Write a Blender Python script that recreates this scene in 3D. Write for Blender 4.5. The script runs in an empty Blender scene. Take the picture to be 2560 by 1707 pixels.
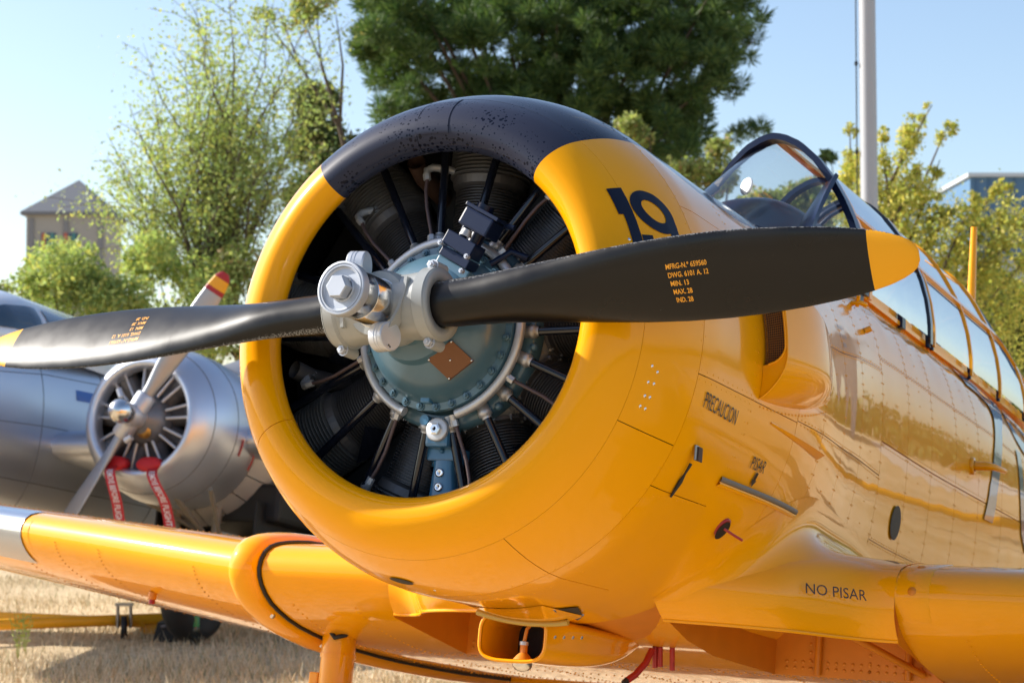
import bpy, bmesh, math, random
import numpy as np
from mathutils import Matrix, Vector
random.seed(3); rng = np.random.default_rng(7)
D = bpy.data; SC = bpy.context.scene; COL = SC.collection
PI = math.pi
rad = math.radians

# ------------------------------------------------------------------ camera, sky, sun, exposure
cam_d = D.cameras.new('camera'); cam = D.objects.new('camera', cam_d); COL.objects.link(cam)
cam_d.sensor_width = 36.0; cam_d.lens = 36.0 * 4815.9 / 2560.0
cam_d.clip_start = 0.05; cam_d.clip_end = 4000
cam.location = (0, 0, 1.6); cam.rotation_euler = (PI / 2 + 0.047, 0, 0)
cam_d.dof.use_dof = True; cam_d.dof.focus_distance = 4.75; cam_d.dof.aperture_fstop = 7.5
SC.camera = cam
SUN_AZ, SUN_EL = rad(-71), rad(33)          # azimuth from +Y (view direction), clockwise; elevation
sun_dir = Vector((math.sin(SUN_AZ) * math.cos(SUN_EL), math.cos(SUN_AZ) * math.cos(SUN_EL), math.sin(SUN_EL)))
W = D.worlds.new('World'); SC.world = W; W.use_nodes = True
nt = W.node_tree; bg = nt.nodes['Background']
sky = nt.nodes.new('ShaderNodeTexSky'); sky.sky_type = 'NISHITA'; sky.sun_disc = False
sky.sun_elevation = SUN_EL; sky.sun_rotation = SUN_AZ
sky.air_density = 1.0; sky.dust_density = 2.0; sky.ozone_density = 1.0; sky.altitude = 600
nt.links.new(sky.outputs[0], bg.inputs['Color']); bg.inputs['Strength'].default_value = 0.125
sun_d = D.lights.new('sun', 'SUN'); sun_d.energy = 5.0; sun_d.angle = rad(0.53); sun_d.color = (1.0, 0.95, 0.87)
sun = D.objects.new('sun', sun_d); COL.objects.link(sun)
sun.rotation_euler = sun_dir.to_track_quat('Z', 'Y').to_euler()
SC.view_settings.view_transform = 'Standard'; SC.view_settings.look = 'None'
SC.view_settings.exposure = 0.76; SC.view_settings.gamma = 1.0; SC.view_settings.use_curve_mapping = False
SC.cycles.max_bounces = 8; SC.cycles.transparent_max_bounces = 24
SC.cycles.use_denoising = True

# ------------------------------------------------------------------ material helpers
def mat(name, color, rough=0.5, metal=0.0, coat=0.0, coat_rough=0.03, spec=0.5, var=0.0, var_scale=8.0,
        bump=0.0, bump_scale=30.0, rvar=0.0):
    m = D.materials.new(name); m.use_nodes = True; n = m.node_tree; b = n.nodes['Principled BSDF']
    b.inputs['Base Color'].default_value = (*color, 1); b.inputs['Roughness'].default_value = rough
    b.inputs['Metallic'].default_value = metal; b.inputs['Specular IOR Level'].default_value = spec
    b.inputs['Coat Weight'].default_value = coat; b.inputs['Coat IOR'].default_value = 1.38; b.inputs['Coat Roughness'].default_value = coat_rough
    if var or bump or rvar:
        tc = n.nodes.new('ShaderNodeTexCoord')
        if var or rvar:
            no = n.nodes.new('ShaderNodeTexNoise'); no.inputs['Scale'].default_value = var_scale
            no.inputs['Detail'].default_value = 6; n.links.new(tc.outputs['Object'], no.inputs['Vector'])
        if var:
            r = n.nodes.new('ShaderNodeMapRange'); r.inputs['From Min'].default_value = .25; r.inputs['From Max'].default_value = .75
            r.inputs['To Min'].default_value = 1 - var; r.inputs['To Max'].default_value = 1 + var
            n.links.new(no.outputs['Fac'], r.inputs['Value'])
            mx = n.nodes.new('ShaderNodeVectorMath'); mx.operation = 'SCALE'; mx.inputs[0].default_value = color
            n.links.new(r.outputs[0], mx.inputs['Scale']); n.links.new(mx.outputs[0], b.inputs['Base Color'])
        if rvar:
            r2 = n.nodes.new('ShaderNodeMapRange'); r2.inputs['From Min'].default_value = .3; r2.inputs['From Max'].default_value = .7
            r2.inputs['To Min'].default_value = max(0.02, rough - rvar); r2.inputs['To Max'].default_value = rough + rvar
            n.links.new(no.outputs['Fac'], r2.inputs['Value']); n.links.new(r2.outputs[0], b.inputs['Roughness'])
        if bump:
            nb = n.nodes.new('ShaderNodeTexNoise'); nb.inputs['Scale'].default_value = bump_scale; nb.inputs['Detail'].default_value = 3
            n.links.new(tc.outputs['Object'], nb.inputs['Vector'])
            bp = n.nodes.new('ShaderNodeBump'); bp.inputs['Strength'].default_value = 1; bp.inputs['Distance'].default_value = bump
            n.links.new(nb.outputs['Fac'], bp.inputs['Height']); n.links.new(bp.outputs[0], b.inputs['Normal'])
            if coat: n.links.new(bp.outputs[0], b.inputs['Coat Normal'])
    return m

YEL = (0.90, 0.37, 0.0)
M_yel = mat('yellow_paint', YEL, .42, 0, 1.0, .035, .06, var=.03, var_scale=3, bump=.0006, bump_scale=5)
M_yelskin = mat('yellow_paint_sheet', YEL, .42, 0, 1.0, .03, .06, var=.035, var_scale=4, bump=.0011, bump_scale=2.6)
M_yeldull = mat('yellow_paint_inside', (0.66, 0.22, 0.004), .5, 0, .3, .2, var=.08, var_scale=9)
M_navy = mat('navy_number_paint', (0.004, 0.006, 0.02), .4, 0, .25, .1, .2)
M_navy78 = mat('navy_side_number_paint', (0.025, 0.06, 0.13), .35, 0, 1, .03, bump=.0011, bump_scale=2.6)
M_black = mat('black_rubber', (0.012, 0.012, 0.013), .6, var=.2, var_scale=20)
M_glossblack = mat('black_enamel', (0.008, 0.010, 0.018), .18, 0, .6, .08)
M_darkblue = mat('blue_black_enamel', (0.004, 0.011, 0.04), .35, 0, .2, .1, .25)
M_hub = mat('grey_hub_paint', (0.33, 0.34, 0.33), .38, 0, .25, .15, var=.06, var_scale=20)
M_silver = mat('bright_aluminium', (0.72, 0.73, 0.75), .2, 1.0, rvar=.06, var_scale=25, var=.05)
M_chrome = mat('chrome', (0.74, 0.73, 0.72), .20, 1.0, rvar=.04, var_scale=12)
M_satin = mat('satin_aluminium', (0.56, 0.58, 0.62), .42, .55, var=.05, var_scale=30)
M_cap = mat('cast_cap_metal', (0.42, 0.45, 0.50), .45, .45, var=.05, var_scale=30)
M_cast = mat('cast_aluminium', (0.42, 0.41, 0.40), .5, .6, var=.12, var_scale=30)
M_bluegrey = mat('blue_grey_enamel', (0.075, 0.155, 0.215), .3, 0, .6, .1, var=.08, var_scale=14)
M_blue = mat('blue_enamel', (0.05, 0.17, 0.30), .32, 0, .6, .1, var=.1, var_scale=14)
M_fin = mat('dark_fin_metal', (0.12, 0.118, 0.125), .45, .4, var=.15, var_scale=14)
M_fin2 = mat('light_fin_metal', (0.26, 0.26, 0.27), .42, .6, var=.1, var_scale=14)
M_lead = mat('brown_braided_lead', (0.11, 0.075, 0.075), .45, .4, bump=.0006, bump_scale=900)
M_plate = mat('bronze_nameplate', (0.17, 0.07, 0.028), .35, .35)
M_dark = mat('dark_baffle', (0.006, 0.006, 0.007), .6, var=.3, var_scale=10)
M_exh = mat('rusty_steel', (0.09, 0.05, 0.035), .6, .5, var=.3, var_scale=16)
M_red = mat('red_paint', (0.36, 0.012, 0.01), .4, 0, .2, .2)
M_txt = mat('black_stencil_paint', (0.02, 0.018, 0.015), .5)
M_txtpale = mat('grey_stencil_paint', (0.20, 0.17, 0.17), .5)
M_bladetxt = mat('orange_stencil_paint', (0.85, 0.36, 0.02), .5)
M_white = mat('plain_white', (0.8, 0.8, 0.8), .4)
M_steel = mat('steel', (0.32, 0.31, 0.30), .35, .9, var=.1, var_scale=40)

def attr_paint(name):
    """black blade paint, yellow tip, worn leading edge; attributes: chordpos (0..1 leading->trailing), span (m)"""
    m = D.materials.new(name); m.use_nodes = True; n = m.node_tree; b = n.nodes['Principled BSDF']
    N = n.nodes.new; L = n.links.new
    a = N('ShaderNodeAttribute'); a.attribute_name = 'chordpos'; s = N('ShaderNodeAttribute'); s.attribute_name = 'span'
    tip = N('ShaderNodeMath'); tip.operation = 'GREATER_THAN'; tip.inputs[1].default_value = 1.258; L(s.outputs['Fac'], tip.inputs[0])
    tc = N('ShaderNodeTexCoord'); no = N('ShaderNodeTexNoise'); no.inputs['Scale'].default_value = 260; no.inputs['Detail'].default_value = 5
    L(tc.outputs['Object'], no.inputs['Vector'])
    no2 = N('ShaderNodeTexNoise'); no2.inputs['Scale'].default_value = 9; no2.inputs['Detail'].default_value = 4; L(tc.outputs['Object'], no2.inputs['Vector'])
    er = N('ShaderNodeMapRange'); er.inputs['From Min'].default_value = .003; er.inputs['From Max'].default_value = .022
    er.inputs['To Min'].default_value = .50; er.inputs['To Max'].default_value = .24; L(a.outputs['Fac'], er.inputs['Value'])
    th = N('ShaderNodeMath'); th.operation = 'LESS_THAN'; L(no.outputs['Fac'], th.inputs[0]); L(er.outputs[0], th.inputs[1])
    c1 = N('ShaderNodeMixRGB'); c1.inputs[1].default_value = (.0055, .0048, .0050, 1); c1.inputs[2].default_value = (.83, .37, .006, 1); L(tip.outputs[0], c1.inputs[0])
    c2 = N('ShaderNodeMixRGB'); L(th.outputs[0], c2.inputs[0]); L(c1.outputs[0], c2.inputs[1]); c2.inputs[2].default_value = (.17, .17, .17, 1)
    L(c2.outputs[0], b.inputs['Base Color'])
    rr = N('ShaderNodeMapRange'); rr.inputs['From Min'].default_value = .3; rr.inputs['From Max'].default_value = .7
    rr.inputs['To Min'].default_value = .24; rr.inputs['To Max'].default_value = .42; L(no2.outputs['Fac'], rr.inputs['Value'])
    L(rr.outputs[0], b.inputs['Roughness']); b.inputs['Coat Weight'].default_value = .12; b.inputs['Coat IOR'].default_value = 1.45; b.inputs['Coat Roughness'].default_value = .13
    b.inputs['Specular IOR Level'].default_value = .27
    return m
M_blade = attr_paint('black_blade_paint')

def cowl_paint(name, droplets=True, f_lo=-9.0):
    """yellow below, matt navy anti-glare paint above 50 degrees; object coords: x = forward, y = port, z = up"""
    m = D.materials.new(name); m.use_nodes = True; n = m.node_tree; b = n.nodes['Principled BSDF']
    N = n.nodes.new; L = n.links.new
    tc = N('ShaderNodeTexCoord'); sp = N('ShaderNodeSeparateXYZ'); L(tc.outputs['Object'], sp.inputs[0])
    ab = N('ShaderNodeMath'); ab.operation = 'ABSOLUTE'; L(sp.outputs['Y'], ab.inputs[0])
    at = N('ShaderNodeMath'); at.operation = 'ARCTAN2'; L(sp.outputs['Z'], at.inputs[0]); L(ab.outputs[0], at.inputs[1])
    # boundary angle: 50 degrees on the cowl, eases down to 43 behind it
    br = N('ShaderNodeMapRange'); br.inputs['From Min'].default_value = -.45; br.inputs['From Max'].default_value = -.7
    br.inputs['To Min'].default_value = rad(50); br.inputs['To Max'].default_value = rad(43.0); L(sp.outputs['X'], br.inputs['Value'])
    b2 = N('ShaderNodeMapRange'); b2.inputs['From Min'].default_value = -1.0; b2.inputs['From Max'].default_value = -2.1
    b2.inputs['To Min'].default_value = 0; b2.inputs['To Max'].default_value = rad(20); L(sp.outputs['X'], b2.inputs['Value'])
    ba = N('ShaderNodeMath'); ba.operation = 'ADD'; L(br.outputs[0], ba.inputs[0]); L(b2.outputs[0], ba.inputs[1])
    gt = N('ShaderNodeMath'); gt.operation = 'GREATER_THAN'; L(at.outputs[0], gt.inputs[0]); L(ba.outputs[0], gt.inputs[1])
    # rain spots on a dusty film, near the lip only
    vo = N('ShaderNodeTexVoronoi'); vo.inputs['Scale'].default_value = 105; L(tc.outputs['Object'], vo.inputs['Vector'])
    vo.inputs['Randomness'].default_value = 1
    nz = N('ShaderNodeTexNoise'); nz.inputs['Scale'].default_value = 7; L(tc.outputs['Object'], nz.inputs['Vector'])
    nr = N('ShaderNodeMapRange'); nr.inputs['From Min'].default_value = .34; nr.inputs['From Max'].default_value = .66
    nr.inputs['To Min'].default_value = .10; nr.inputs['To Max'].default_value = .70; L(nz.outputs['Fac'], nr.inputs['Value'])
    sz = N('ShaderNodeMath'); sz.operation = 'MULTIPLY'; sc_ = N('ShaderNodeSeparateColor'); L(vo.outputs['Color'], sc_.inputs[0])
    L(nr.outputs[0], sz.inputs[0]); L(sc_.outputs[0], sz.inputs[1])
    lt = N('ShaderNodeMath'); lt.operation = 'LESS_THAN'; L(vo.outputs['Distance'], lt.inputs[0]); L(sz.outputs[0], lt.inputs[1])
    fr = N('ShaderNodeMapRange'); fr.inputs['From Min'].default_value = -.33; fr.inputs['From Max'].default_value = -.17; L(sp.outputs['X'], fr.inputs['Value'])
    dust = N('ShaderNodeMath'); dust.operation = 'MULTIPLY'; L(fr.outputs[0], dust.inputs[0])
    inv = N('ShaderNodeMath'); inv.operation = 'SUBTRACT'; inv.inputs[0].default_value = 1; L(lt.outputs[0], inv.inputs[1]); L(inv.outputs[0], dust.inputs[1])
    cd = N('ShaderNodeMixRGB'); cd.inputs[1].default_value = (.0025, .0045, .014, 1); cd.inputs[2].default_value = (.026, .030, .052, 1); L(dust.outputs[0], cd.inputs[0])
    ny = N('ShaderNodeTexNoise'); ny.inputs['Scale'].default_value = 3; ny.inputs['Detail'].default_value = 5; L(tc.outputs['Object'], ny.inputs['Vector'])
    yr = N('ShaderNodeMapRange'); yr.inputs['To Min'].default_value = .95; yr.inputs['To Max'].default_value = 1.05; L(ny.outputs['Fac'], yr.inputs['Value'])
    ys = N('ShaderNodeVectorMath'); ys.operation = 'SCALE'; ys.inputs[0].default_value = YEL; L(yr.outputs[0], ys.inputs['Scale'])
    mx = N('ShaderNodeMixRGB'); L(gt.outputs[0], mx.inputs[0]); L(ys.outputs[0], mx.inputs[1]); L(cd.outputs[0], mx.inputs[2])
    L(mx.outputs[0], b.inputs['Base Color'])
    rd = N('ShaderNodeMapRange'); rd.inputs['To Min'].default_value = .22; rd.inputs['To Max'].default_value = .42; L(dust.outputs[0], rd.inputs['Value'])
    mr = N('ShaderNodeMixRGB'); L(gt.outputs[0], mr.inputs[0]); mr.inputs[1].default_value = (.30, .30, .30, 1); L(rd.outputs[0], mr.inputs[2])
    L(mr.outputs[0], b.inputs['Roughness'])
    cw = N('ShaderNodeMapRange'); cw.inputs['To Min'].default_value = 1.0; cw.inputs['To Max'].default_value = .6; L(gt.outputs[0], cw.inputs['Value'])
    L(cw.outputs[0], b.inputs['Coat Weight']); b.inputs['Coat IOR'].default_value = 1.26; b.inputs['Specular IOR Level'].default_value = .06; sm = N('ShaderNodeTexNoise'); sm.inputs['Scale'].default_value = 14; sm.inputs['Detail'].default_value = 8; L(tc.outputs['Object'], sm.inputs['Vector'])
    sr = N('ShaderNodeMapRange'); sr.inputs['From Min'].default_value = .35; sr.inputs['From Max'].default_value = .7; sr.inputs['To Min'].default_value = .035; sr.inputs['To Max'].default_value = .13; L(sm.outputs['Fac'], sr.inputs['Value']); L(sr.outputs[0], b.inputs['Coat Roughness'])
    nb = N('ShaderNodeTexNoise'); nb.inputs['Scale'].default_value = 4; L(tc.outputs['Object'], nb.inputs['Vector'])
    bp = N('ShaderNodeBump'); bp.inputs['Distance'].default_value = .0009; L(nb.outputs['Fac'], bp.inputs['Height'])
    L(bp.outputs[0], b.inputs['Normal']); L(bp.outputs[0], b.inputs['Coat Normal'])
    return m
M_cowl = cowl_paint('cowling_paint')

def glass_mat(name, tint, gl=1.0):
    m = D.materials.new(name); m.use_nodes = True; n = m.node_tree
    for x in list(n.nodes):
        if x.type == 'BSDF_PRINCIPLED': n.nodes.remove(x)
    out = n.nodes['Material Output']; t = n.nodes.new('ShaderNodeBsdfTransparent'); t.inputs[0].default_value = (*tint, 1)
    g = n.nodes.new('ShaderNodeBsdfGlossy'); g.inputs['Roughness'].default_value = .015
    f = n.nodes.new('ShaderNodeFresnel'); f.inputs['IOR'].default_value = 1.52
    mu = n.nodes.new('ShaderNodeMath'); mu.operation = 'MULTIPLY_ADD'; mu.inputs[1].default_value = .95 * gl; mu.inputs[2].default_value = .02; mu.use_clamp = True
    n.links.new(f.outputs[0], mu.inputs[0])
    x = n.nodes.new('ShaderNodeMixShader'); n.links.new(mu.outputs[0], x.inputs[0]); n.links.new(t.outputs[0], x.inputs[1])
    n.links.new(g.outputs[0], x.inputs[2]); n.links.new(x.outputs[0], out.inputs['Surface'])
    return m
M_glass = glass_mat('perspex', (.93, .95, .96))
M_glass2 = mat('tinted_cockpit_glass', (0.03, 0.06, 0.10), .06, 0, 1, .02)

# ------------------------------------------------------------------ mesh builder
class MB:
    def __init__(s): s.v = []; s.f = []; s.sm = []
    def add(s, vs, fs, smooth=True):
        o = len(s.v); s.v.extend([tuple(map(float, p)) for p in vs]); s.f.extend([tuple(i + o for i in f) for f in fs]); s.sm.extend([smooth] * len(fs)); return s
    def grid(s, P, closed_u=False, closed_v=False, smooth=True, flip=False):
        P = np.asarray(P, float); n, m = P.shape[:2]; fs = []
        for i in range(n if closed_u else n - 1):
            for j in range(m if closed_v else m - 1):
                q = (i * m + j, i * m + (j + 1) % m, ((i + 1) % n) * m + (j + 1) % m, ((i + 1) % n) * m + j)
                fs.append(q[::-1] if flip else q)
        return s.add(P.reshape(-1, 3), fs, smooth)
    def box(s, c, size, R=None, bev=0.0):
        hx, hy, hz = [x / 2 for x in size]; c = np.array(c, float)
        if bev <= 0:
            vs = [(x * hx, y * hy, z * hz) for x in (-1, 1) for y in (-1, 1) for z in (-1, 1)]
            fs = [(0, 1, 3, 2), (4, 6, 7, 5), (0, 4, 5, 1), (2, 3, 7, 6), (0, 2, 6, 4), (1, 5, 7, 3)]
        else:
            b = min(bev, hx * .9, hy * .9, hz * .9); bm = bmesh.new(); bmesh.ops.create_cube(bm, size=2)
            for v in bm.verts: v.co = Vector((v.co.x * hx, v.co.y * hy, v.co.z * hz))
            bmesh.ops.bevel(bm, geom=list(bm.edges), offset=b, segments=2, affect='EDGES', profile=.6)
            bm.verts.index_update(); vs = [tuple(v.co) for v in bm.verts]; fs = [tuple(v.index for v in f.verts) for f in bm.faces]; bm.free()
        vs = np.array(vs)
        if R is not None: vs = vs @ np.array(R).T
        return s.add(vs + c, fs, False)
    def tube(s, path, r, n=12, cap=True, flat=None):
        path = [np.array(p, float) for p in path]; k = len(path)
        rs = r if hasattr(r, '__len__') else [r] * k
        prev = None; rings = []
        for i, p in enumerate(path):
            t = path[min(i + 1, k - 1)] - path[max(i - 1, 0)]; t = t / (np.linalg.norm(t) + 1e-12)
            if prev is None:
                a = np.array([0, 0, 1.]) if abs(t[2]) < .9 else np.array([1., 0, 0])
                u = np.cross(t, a)
            else: u = prev - t * (prev @ t)
            u = u / np.linalg.norm(u); prev = u; w = np.cross(t, u)
            rings.append([p + rs[i] * (math.cos(x) * u + math.sin(x) * w) for x in np.linspace(0, 2 * PI, n, endpoint=False)])
        s.grid(rings, closed_v=True)
        if cap:
            o = len(s.v)
            s.add(rings[0], [tuple(range(n))[::-1]], False); s.add(rings[-1], [tuple(range(n))], False)
        return s
    def lathe(s, prof, o=(0, 0, 0), ax=(1, 0, 0), n=32, smooth=True, cap=False):
        """prof: list of (distance along axis, radius)"""
        ax = np.array(ax, float); ax /= np.linalg.norm(ax); a = np.array([0, 0, 1.]) if abs(ax[2]) < .9 else np.array([0, 1., 0])
        u = np.cross(a, ax); u /= np.linalg.norm(u); w = np.cross(ax, u); o = np.array(o, float)
        R = [[o + ax * d + r * (math.cos(t) * u + math.sin(t) * w) for t in np.linspace(0, 2 * PI, n, endpoint=False)] for d, r in prof]
        s.grid(R, closed_v=True, smooth=smooth)
        if cap: s.add(R[0], [tuple(range(n))[::-1]], False); s.add(R[-1], [tuple(range(n))], False)
        return s
    def build(s, name, m, parent=None, **k):
        me = D.meshes.new(name); me.from_pydata(s.v, [], s.f); me.polygons.foreach_set('use_smooth', s.sm); me.update()
        return link(name, me, m, parent, **k)

def link(name, me, m, parent=None, loc=None, rot=None):
    o = D.objects.new(name, me); COL.objects.link(o)
    if m is not None and len(me.materials) == 0:
        for q in (m if isinstance(m, (list, tuple)) else [m]): me.materials.append(q)
    if parent is not None:
        o.parent = parent
        if loc is None and 'origin' in parent: loc = tuple(parent['origin'])
    if loc is not None: o.location = loc
    if rot is not None: o.rotation_euler = rot
    return o
def split_normals(o, ang=35):
    """keep smooth shading but sharpen edges above an angle"""
    me = o.data; bm = bmesh.new(); bm.from_mesh(me); bmesh.ops.remove_doubles(bm, verts=bm.verts, dist=1e-6)
    for e in bm.edges:
        if len(e.link_faces) == 2 and e.calc_face_angle(0) > rad(ang): e.smooth = False
    bmesh.ops.recalc_face_normals(bm, faces=bm.faces); bm.to_mesh(me); bm.free(); return o
def tag(o, label=None, cat=None, group=None, kind=None):
    if label: o['label'] = label
    if cat: o['category'] = cat
    if group: o['group'] = group
    if kind: o['kind'] = kind
    return o
def empty(name, loc, label, cat, rz=0, group=None):
    o = D.objects.new(name, None); COL.objects.link(o); o.location = loc; o.rotation_euler = (0, 0, rz); o.empty_display_size = .2
    return tag(o, label, cat, group)
def quads_mesh(name, P, m, parent=None, mats=None, loc=None, midx=None):
    """P: (N,k,3) polygons of k corners"""
    P = np.asarray(P, np.float32); n, k = P.shape[:2]; me = D.meshes.new(name)
    me.vertices.add(n * k); me.vertices.foreach_set('co', P.reshape(-1))
    me.loops.add(n * k); me.loops.foreach_set('vertex_index', np.arange(n * k, dtype=np.int32))
    me.polygons.add(n); me.polygons.foreach_set('loop_start', np.arange(0, n * k, k, dtype=np.int32))
    me.polygons.foreach_set('loop_total', np.full(n, k, np.int32))
    if mats:
        for q in mats: me.materials.append(q)
        me.polygons.foreach_set('material_index', np.asarray(midx, np.int32))
    me.update(); me.validate()
    return link(name, me, m, parent, loc=loc)

def text_mesh(txt, size=1.0, cuts=2, bold=0.0, spacing=1.0):
    c = D.curves.new('text', 'FONT'); c.body = txt; c.size = size; c.offset = bold; c.resolution_u = 3; c.space_character = spacing
    o = D.objects.new('text', c); COL.objects.link(o); dg = bpy.context.evaluated_depsgraph_get()
    me = o.evaluated_get(dg).to_mesh(); bm = bmesh.new(); bm.from_mesh(me); o.evaluated_get(dg).to_mesh_clear()
    D.objects.remove(o); D.curves.remove(c)
    bmesh.ops.triangulate(bm, faces=bm.faces)
    for _ in range(cuts): bmesh.ops.subdivide_edges(bm, edges=bm.edges, cuts=1, use_grid_fill=True)
    bmesh.ops.triangulate(bm, faces=bm.faces)
    bm.verts.index_update(); vs = np.array([v.co[:] for v in bm.verts]); fs = [tuple(v.index for v in f.verts) for f in bm.faces]; bm.free()
    return vs, fs
def stroke2d(path, w, n=1):
    """quads of a 2-D stroke"""
    path = np.array(path, float); L = []; R = []
    for i, p in enumerate(path):
        t = path[min(i + 1, len(path) - 1)] - path[max(i - 1, 0)]; t /= np.linalg.norm(t); nn = np.array([-t[1], t[0]])
        ww = w[i] if hasattr(w, '__len__') else w
        L.append(p + nn * ww / 2); R.append(p - nn * ww / 2)
    vs = []; fs = []
    for i in range(len(path)): vs += [L[i], (L[i] + R[i]) / 2, R[i]]
    for i in range(len(path) - 1):
        a = 3 * i; fs += [(a, a + 1, a + 4, a + 3), (a + 1, a + 2, a + 5, a + 4)]
    return vs, fs
def smoothstep(a, b, x):
    t = np.clip((x - a) / (b - a), 0, 1); return t * t * (3 - 2 * t)

# ================================================================== THE YELLOW AIRCRAFT (local frame: x forward, y port, z up, origin = propeller hub)
PM = Matrix(((-.4790, .8737, .0845), (-.8604, -.4864, .1520), (.1739, .0002, .9848)))
PT = Vector((-.3062, 4.8636, 1.916))
PB = Vector((-1.9, 0, -1.610))
AC = D.objects.new('trainer_aircraft', None); COL.objects.link(AC)
mw = PM.to_4x4(); mw.translation = PT + PM @ PB; AC.matrix_world = mw
tag(AC, 'large yellow propeller aircraft with navy anti-glare nose and open radial engine, filling the foreground', 'aircraft')
AC['origin'] = tuple(-PB)
def sub(o): return o

# ---- body surface: section at station f, angle th (deg, 0 = port, 90 = up)
CR = [(-.1175, .517), (-.121, .535), (-.13, .554), (-.145, .575), (-.17, .598), (-.2, .616), (-.25, .642), (-.3, .662), (-.35, .677), (-.4, .687), (-.47, .6935), (-.55, .694), (-1.1, .694)]
crx = np.array([-c[0] for c in CR]); crr = np.array([c[1] for c in CR])
SEC = np.array([(-1.1, .694, .694, -.694, 0, 2.0), (-1.35, .674, .70, -.71, .02, 2.05), (-1.7, .612, .715, -.73, .05, 2.15), (-2.0, .556, .725, -.75, .10, 2.3),
                (-2.3, .516, .73, -.76, .12, 2.45), (-2.65, .492, .73, -.76, .13, 2.55), (-3.1, .475, .73, -.76, .13, 2.6), (-4.0, .46, .73, -.74, .13, 2.6), (-5.0, .42, .72, -.66, .13, 2.4),
                (-6.0, .30, .62, -.42, .13, 2.2), (-7.6, .10, .40, -.05, .15, 2.0)])
_sx = np.linspace(-9, 0, 901); _st = np.stack([np.interp(-_sx[::-1], -SEC[:, 0], SEC[:, k]) for k in range(1, 6)], 1)   # by rising distance aft
_k = np.exp(-np.linspace(-2.2, 2.2, 75) ** 2); _k /= _k.sum(); _pad = np.pad(_st, ((37, 37), (0, 0)), mode='edge')
_st = np.stack([np.convolve(_pad[:, k], _k, 'valid') for k in range(5)], 1); _sd = -_sx[::-1]
_ck = np.linspace(.1175, 1.1, 394); _cr = np.interp(_ck, crx, crr); _kk = np.ones(7) / 7
_c2 = np.convolve(np.pad(_cr, 3, mode='edge'), _kk, 'valid'); _c2 = np.where(_ck > .16, _c2, _cr); crx, crr = _ck, _c2
def S(f, th, off=0.0):
    c, s = math.cos(rad(th)), math.sin(rad(th))
    if f > -.72:
        r = float(np.interp(-f, crx, crr)) + off; return np.array([f, r * c, r * s])
    a, ut, ub, uc, n = [float(np.interp(-f, _sd, _st[:, k])) for k in range(5)]
    e = 2 / n; h = (ut - uc) if s > 0 else (uc - ub)
    return np.array([f, (a + off) * math.copysign(abs(c) ** e, c), uc + (h + off) * math.copysign(abs(s) ** e, s)])
def skin(name, f0, f1, t0, t1, m, off=0.002, warp=0.0, gap=.0011, df=.03, dt=2.5, parent=None, seed=0, lip=.0028):
    r = random.Random(seed + int(abs(f0) * 1000) + int(t0 * 7)); ax, ay = r.uniform(-1, 1), r.uniform(-1, 1); ph = r.uniform(0, 6)
    nf = max(3, int(abs(f1 - f0) / df) + 1); nt_ = max(3, int(abs(t1 - t0) / dt) + 1)
    gt = math.degrees(gap / .65)
    fs = np.linspace(f0 - gap, f1 + gap, nf); ts = np.linspace(t0 + gt, t1 - gt, nt_)
    fs = [fs[0], *fs, fs[-1]]; ts = [ts[0], *ts, ts[-1]]; P = []
    for i, f in enumerate(fs):
        row = []
        for j, t in enumerate(ts):
            u = (f - f0) / (f1 - f0); v = (t - t0) / (t1 - t0)
            e = off + warp * math.sin(PI * min(1, max(0, u))) * math.sin(PI * min(1, max(0, v))) * (ax + .6 * math.sin(4.2 * u * 2 + ph) + .5 * ay * math.sin(5 * v * 2 + ph * 2))
            if i in (0, len(fs) - 1) or j in (0, len(ts) - 1): e -= lip
            row.append(S(f, t, e))
        P.append(row)
    b = MB().grid(P); o = b.build(name, m, parent or AC); split_normals(o, 50); return o

# inner dark shell under the skins
b = MB(); b.grid([[S(f, t, -.006) for t in np.arange(0, 361, 6)] for f in np.linspace(-.45, -1.1, 18)])
b.build('inner_shell', M_yeldull, AC)
def prof_ring(t0, t1, name, gap=.12):
    inner = [(-.186, .468), (-.172, .462), (-.158, .461), (-.14, .470), (-.127, .483), (-.119, .50)]
    pr = [(-.190, .478)] + inner + [(c[0], c[1]) for c in CR[:6]]
    # densify
    fx = [p[0] for p in pr]; rx = [p[1] for p in pr]; k = np.linspace(0, len(pr) - 1, 46)
    f = np.interp(k, range(len(pr)), fx); r = np.interp(k, range(len(pr)), rx)
    for _ in range(2):
        f[1:-1] = (f[:-2] + 2 * f[1:-1] + f[2:]) / 4; r[1:-1] = (r[:-2] + 2 * r[1:-1] + r[2:]) / 4
    ts = np.arange(t0 + gap, t1 - gap + .01, (t1 - t0 - 2 * gap) / round((t1 - t0) / 2))
    ts = [ts[0], *ts, ts[-1]]; P = []
    for j, t in enumerate(ts):
        d = -.004 if j in (0, len(ts) - 1) else 0; row = []
        for i in range(len(f)):
            # offset roughly along the outward normal of the lip section
            nx = f[i] + .20; ny = r[i] - .55; L = math.hypot(nx, ny); row.append((f[i] + d * nx / L, (r[i] + d * ny / L) * math.cos(rad(t)), (r[i] + d * ny / L) * math.sin(rad(t))))
        P.append(row)
    o = MB().grid(P, flip=True).build(name, M_cowl, AC); split_normals(o, 50); return o
prof_ring(96, 214, 'cowling_lip'); prof_ring(214, 456, 'cowling_lip')
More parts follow.
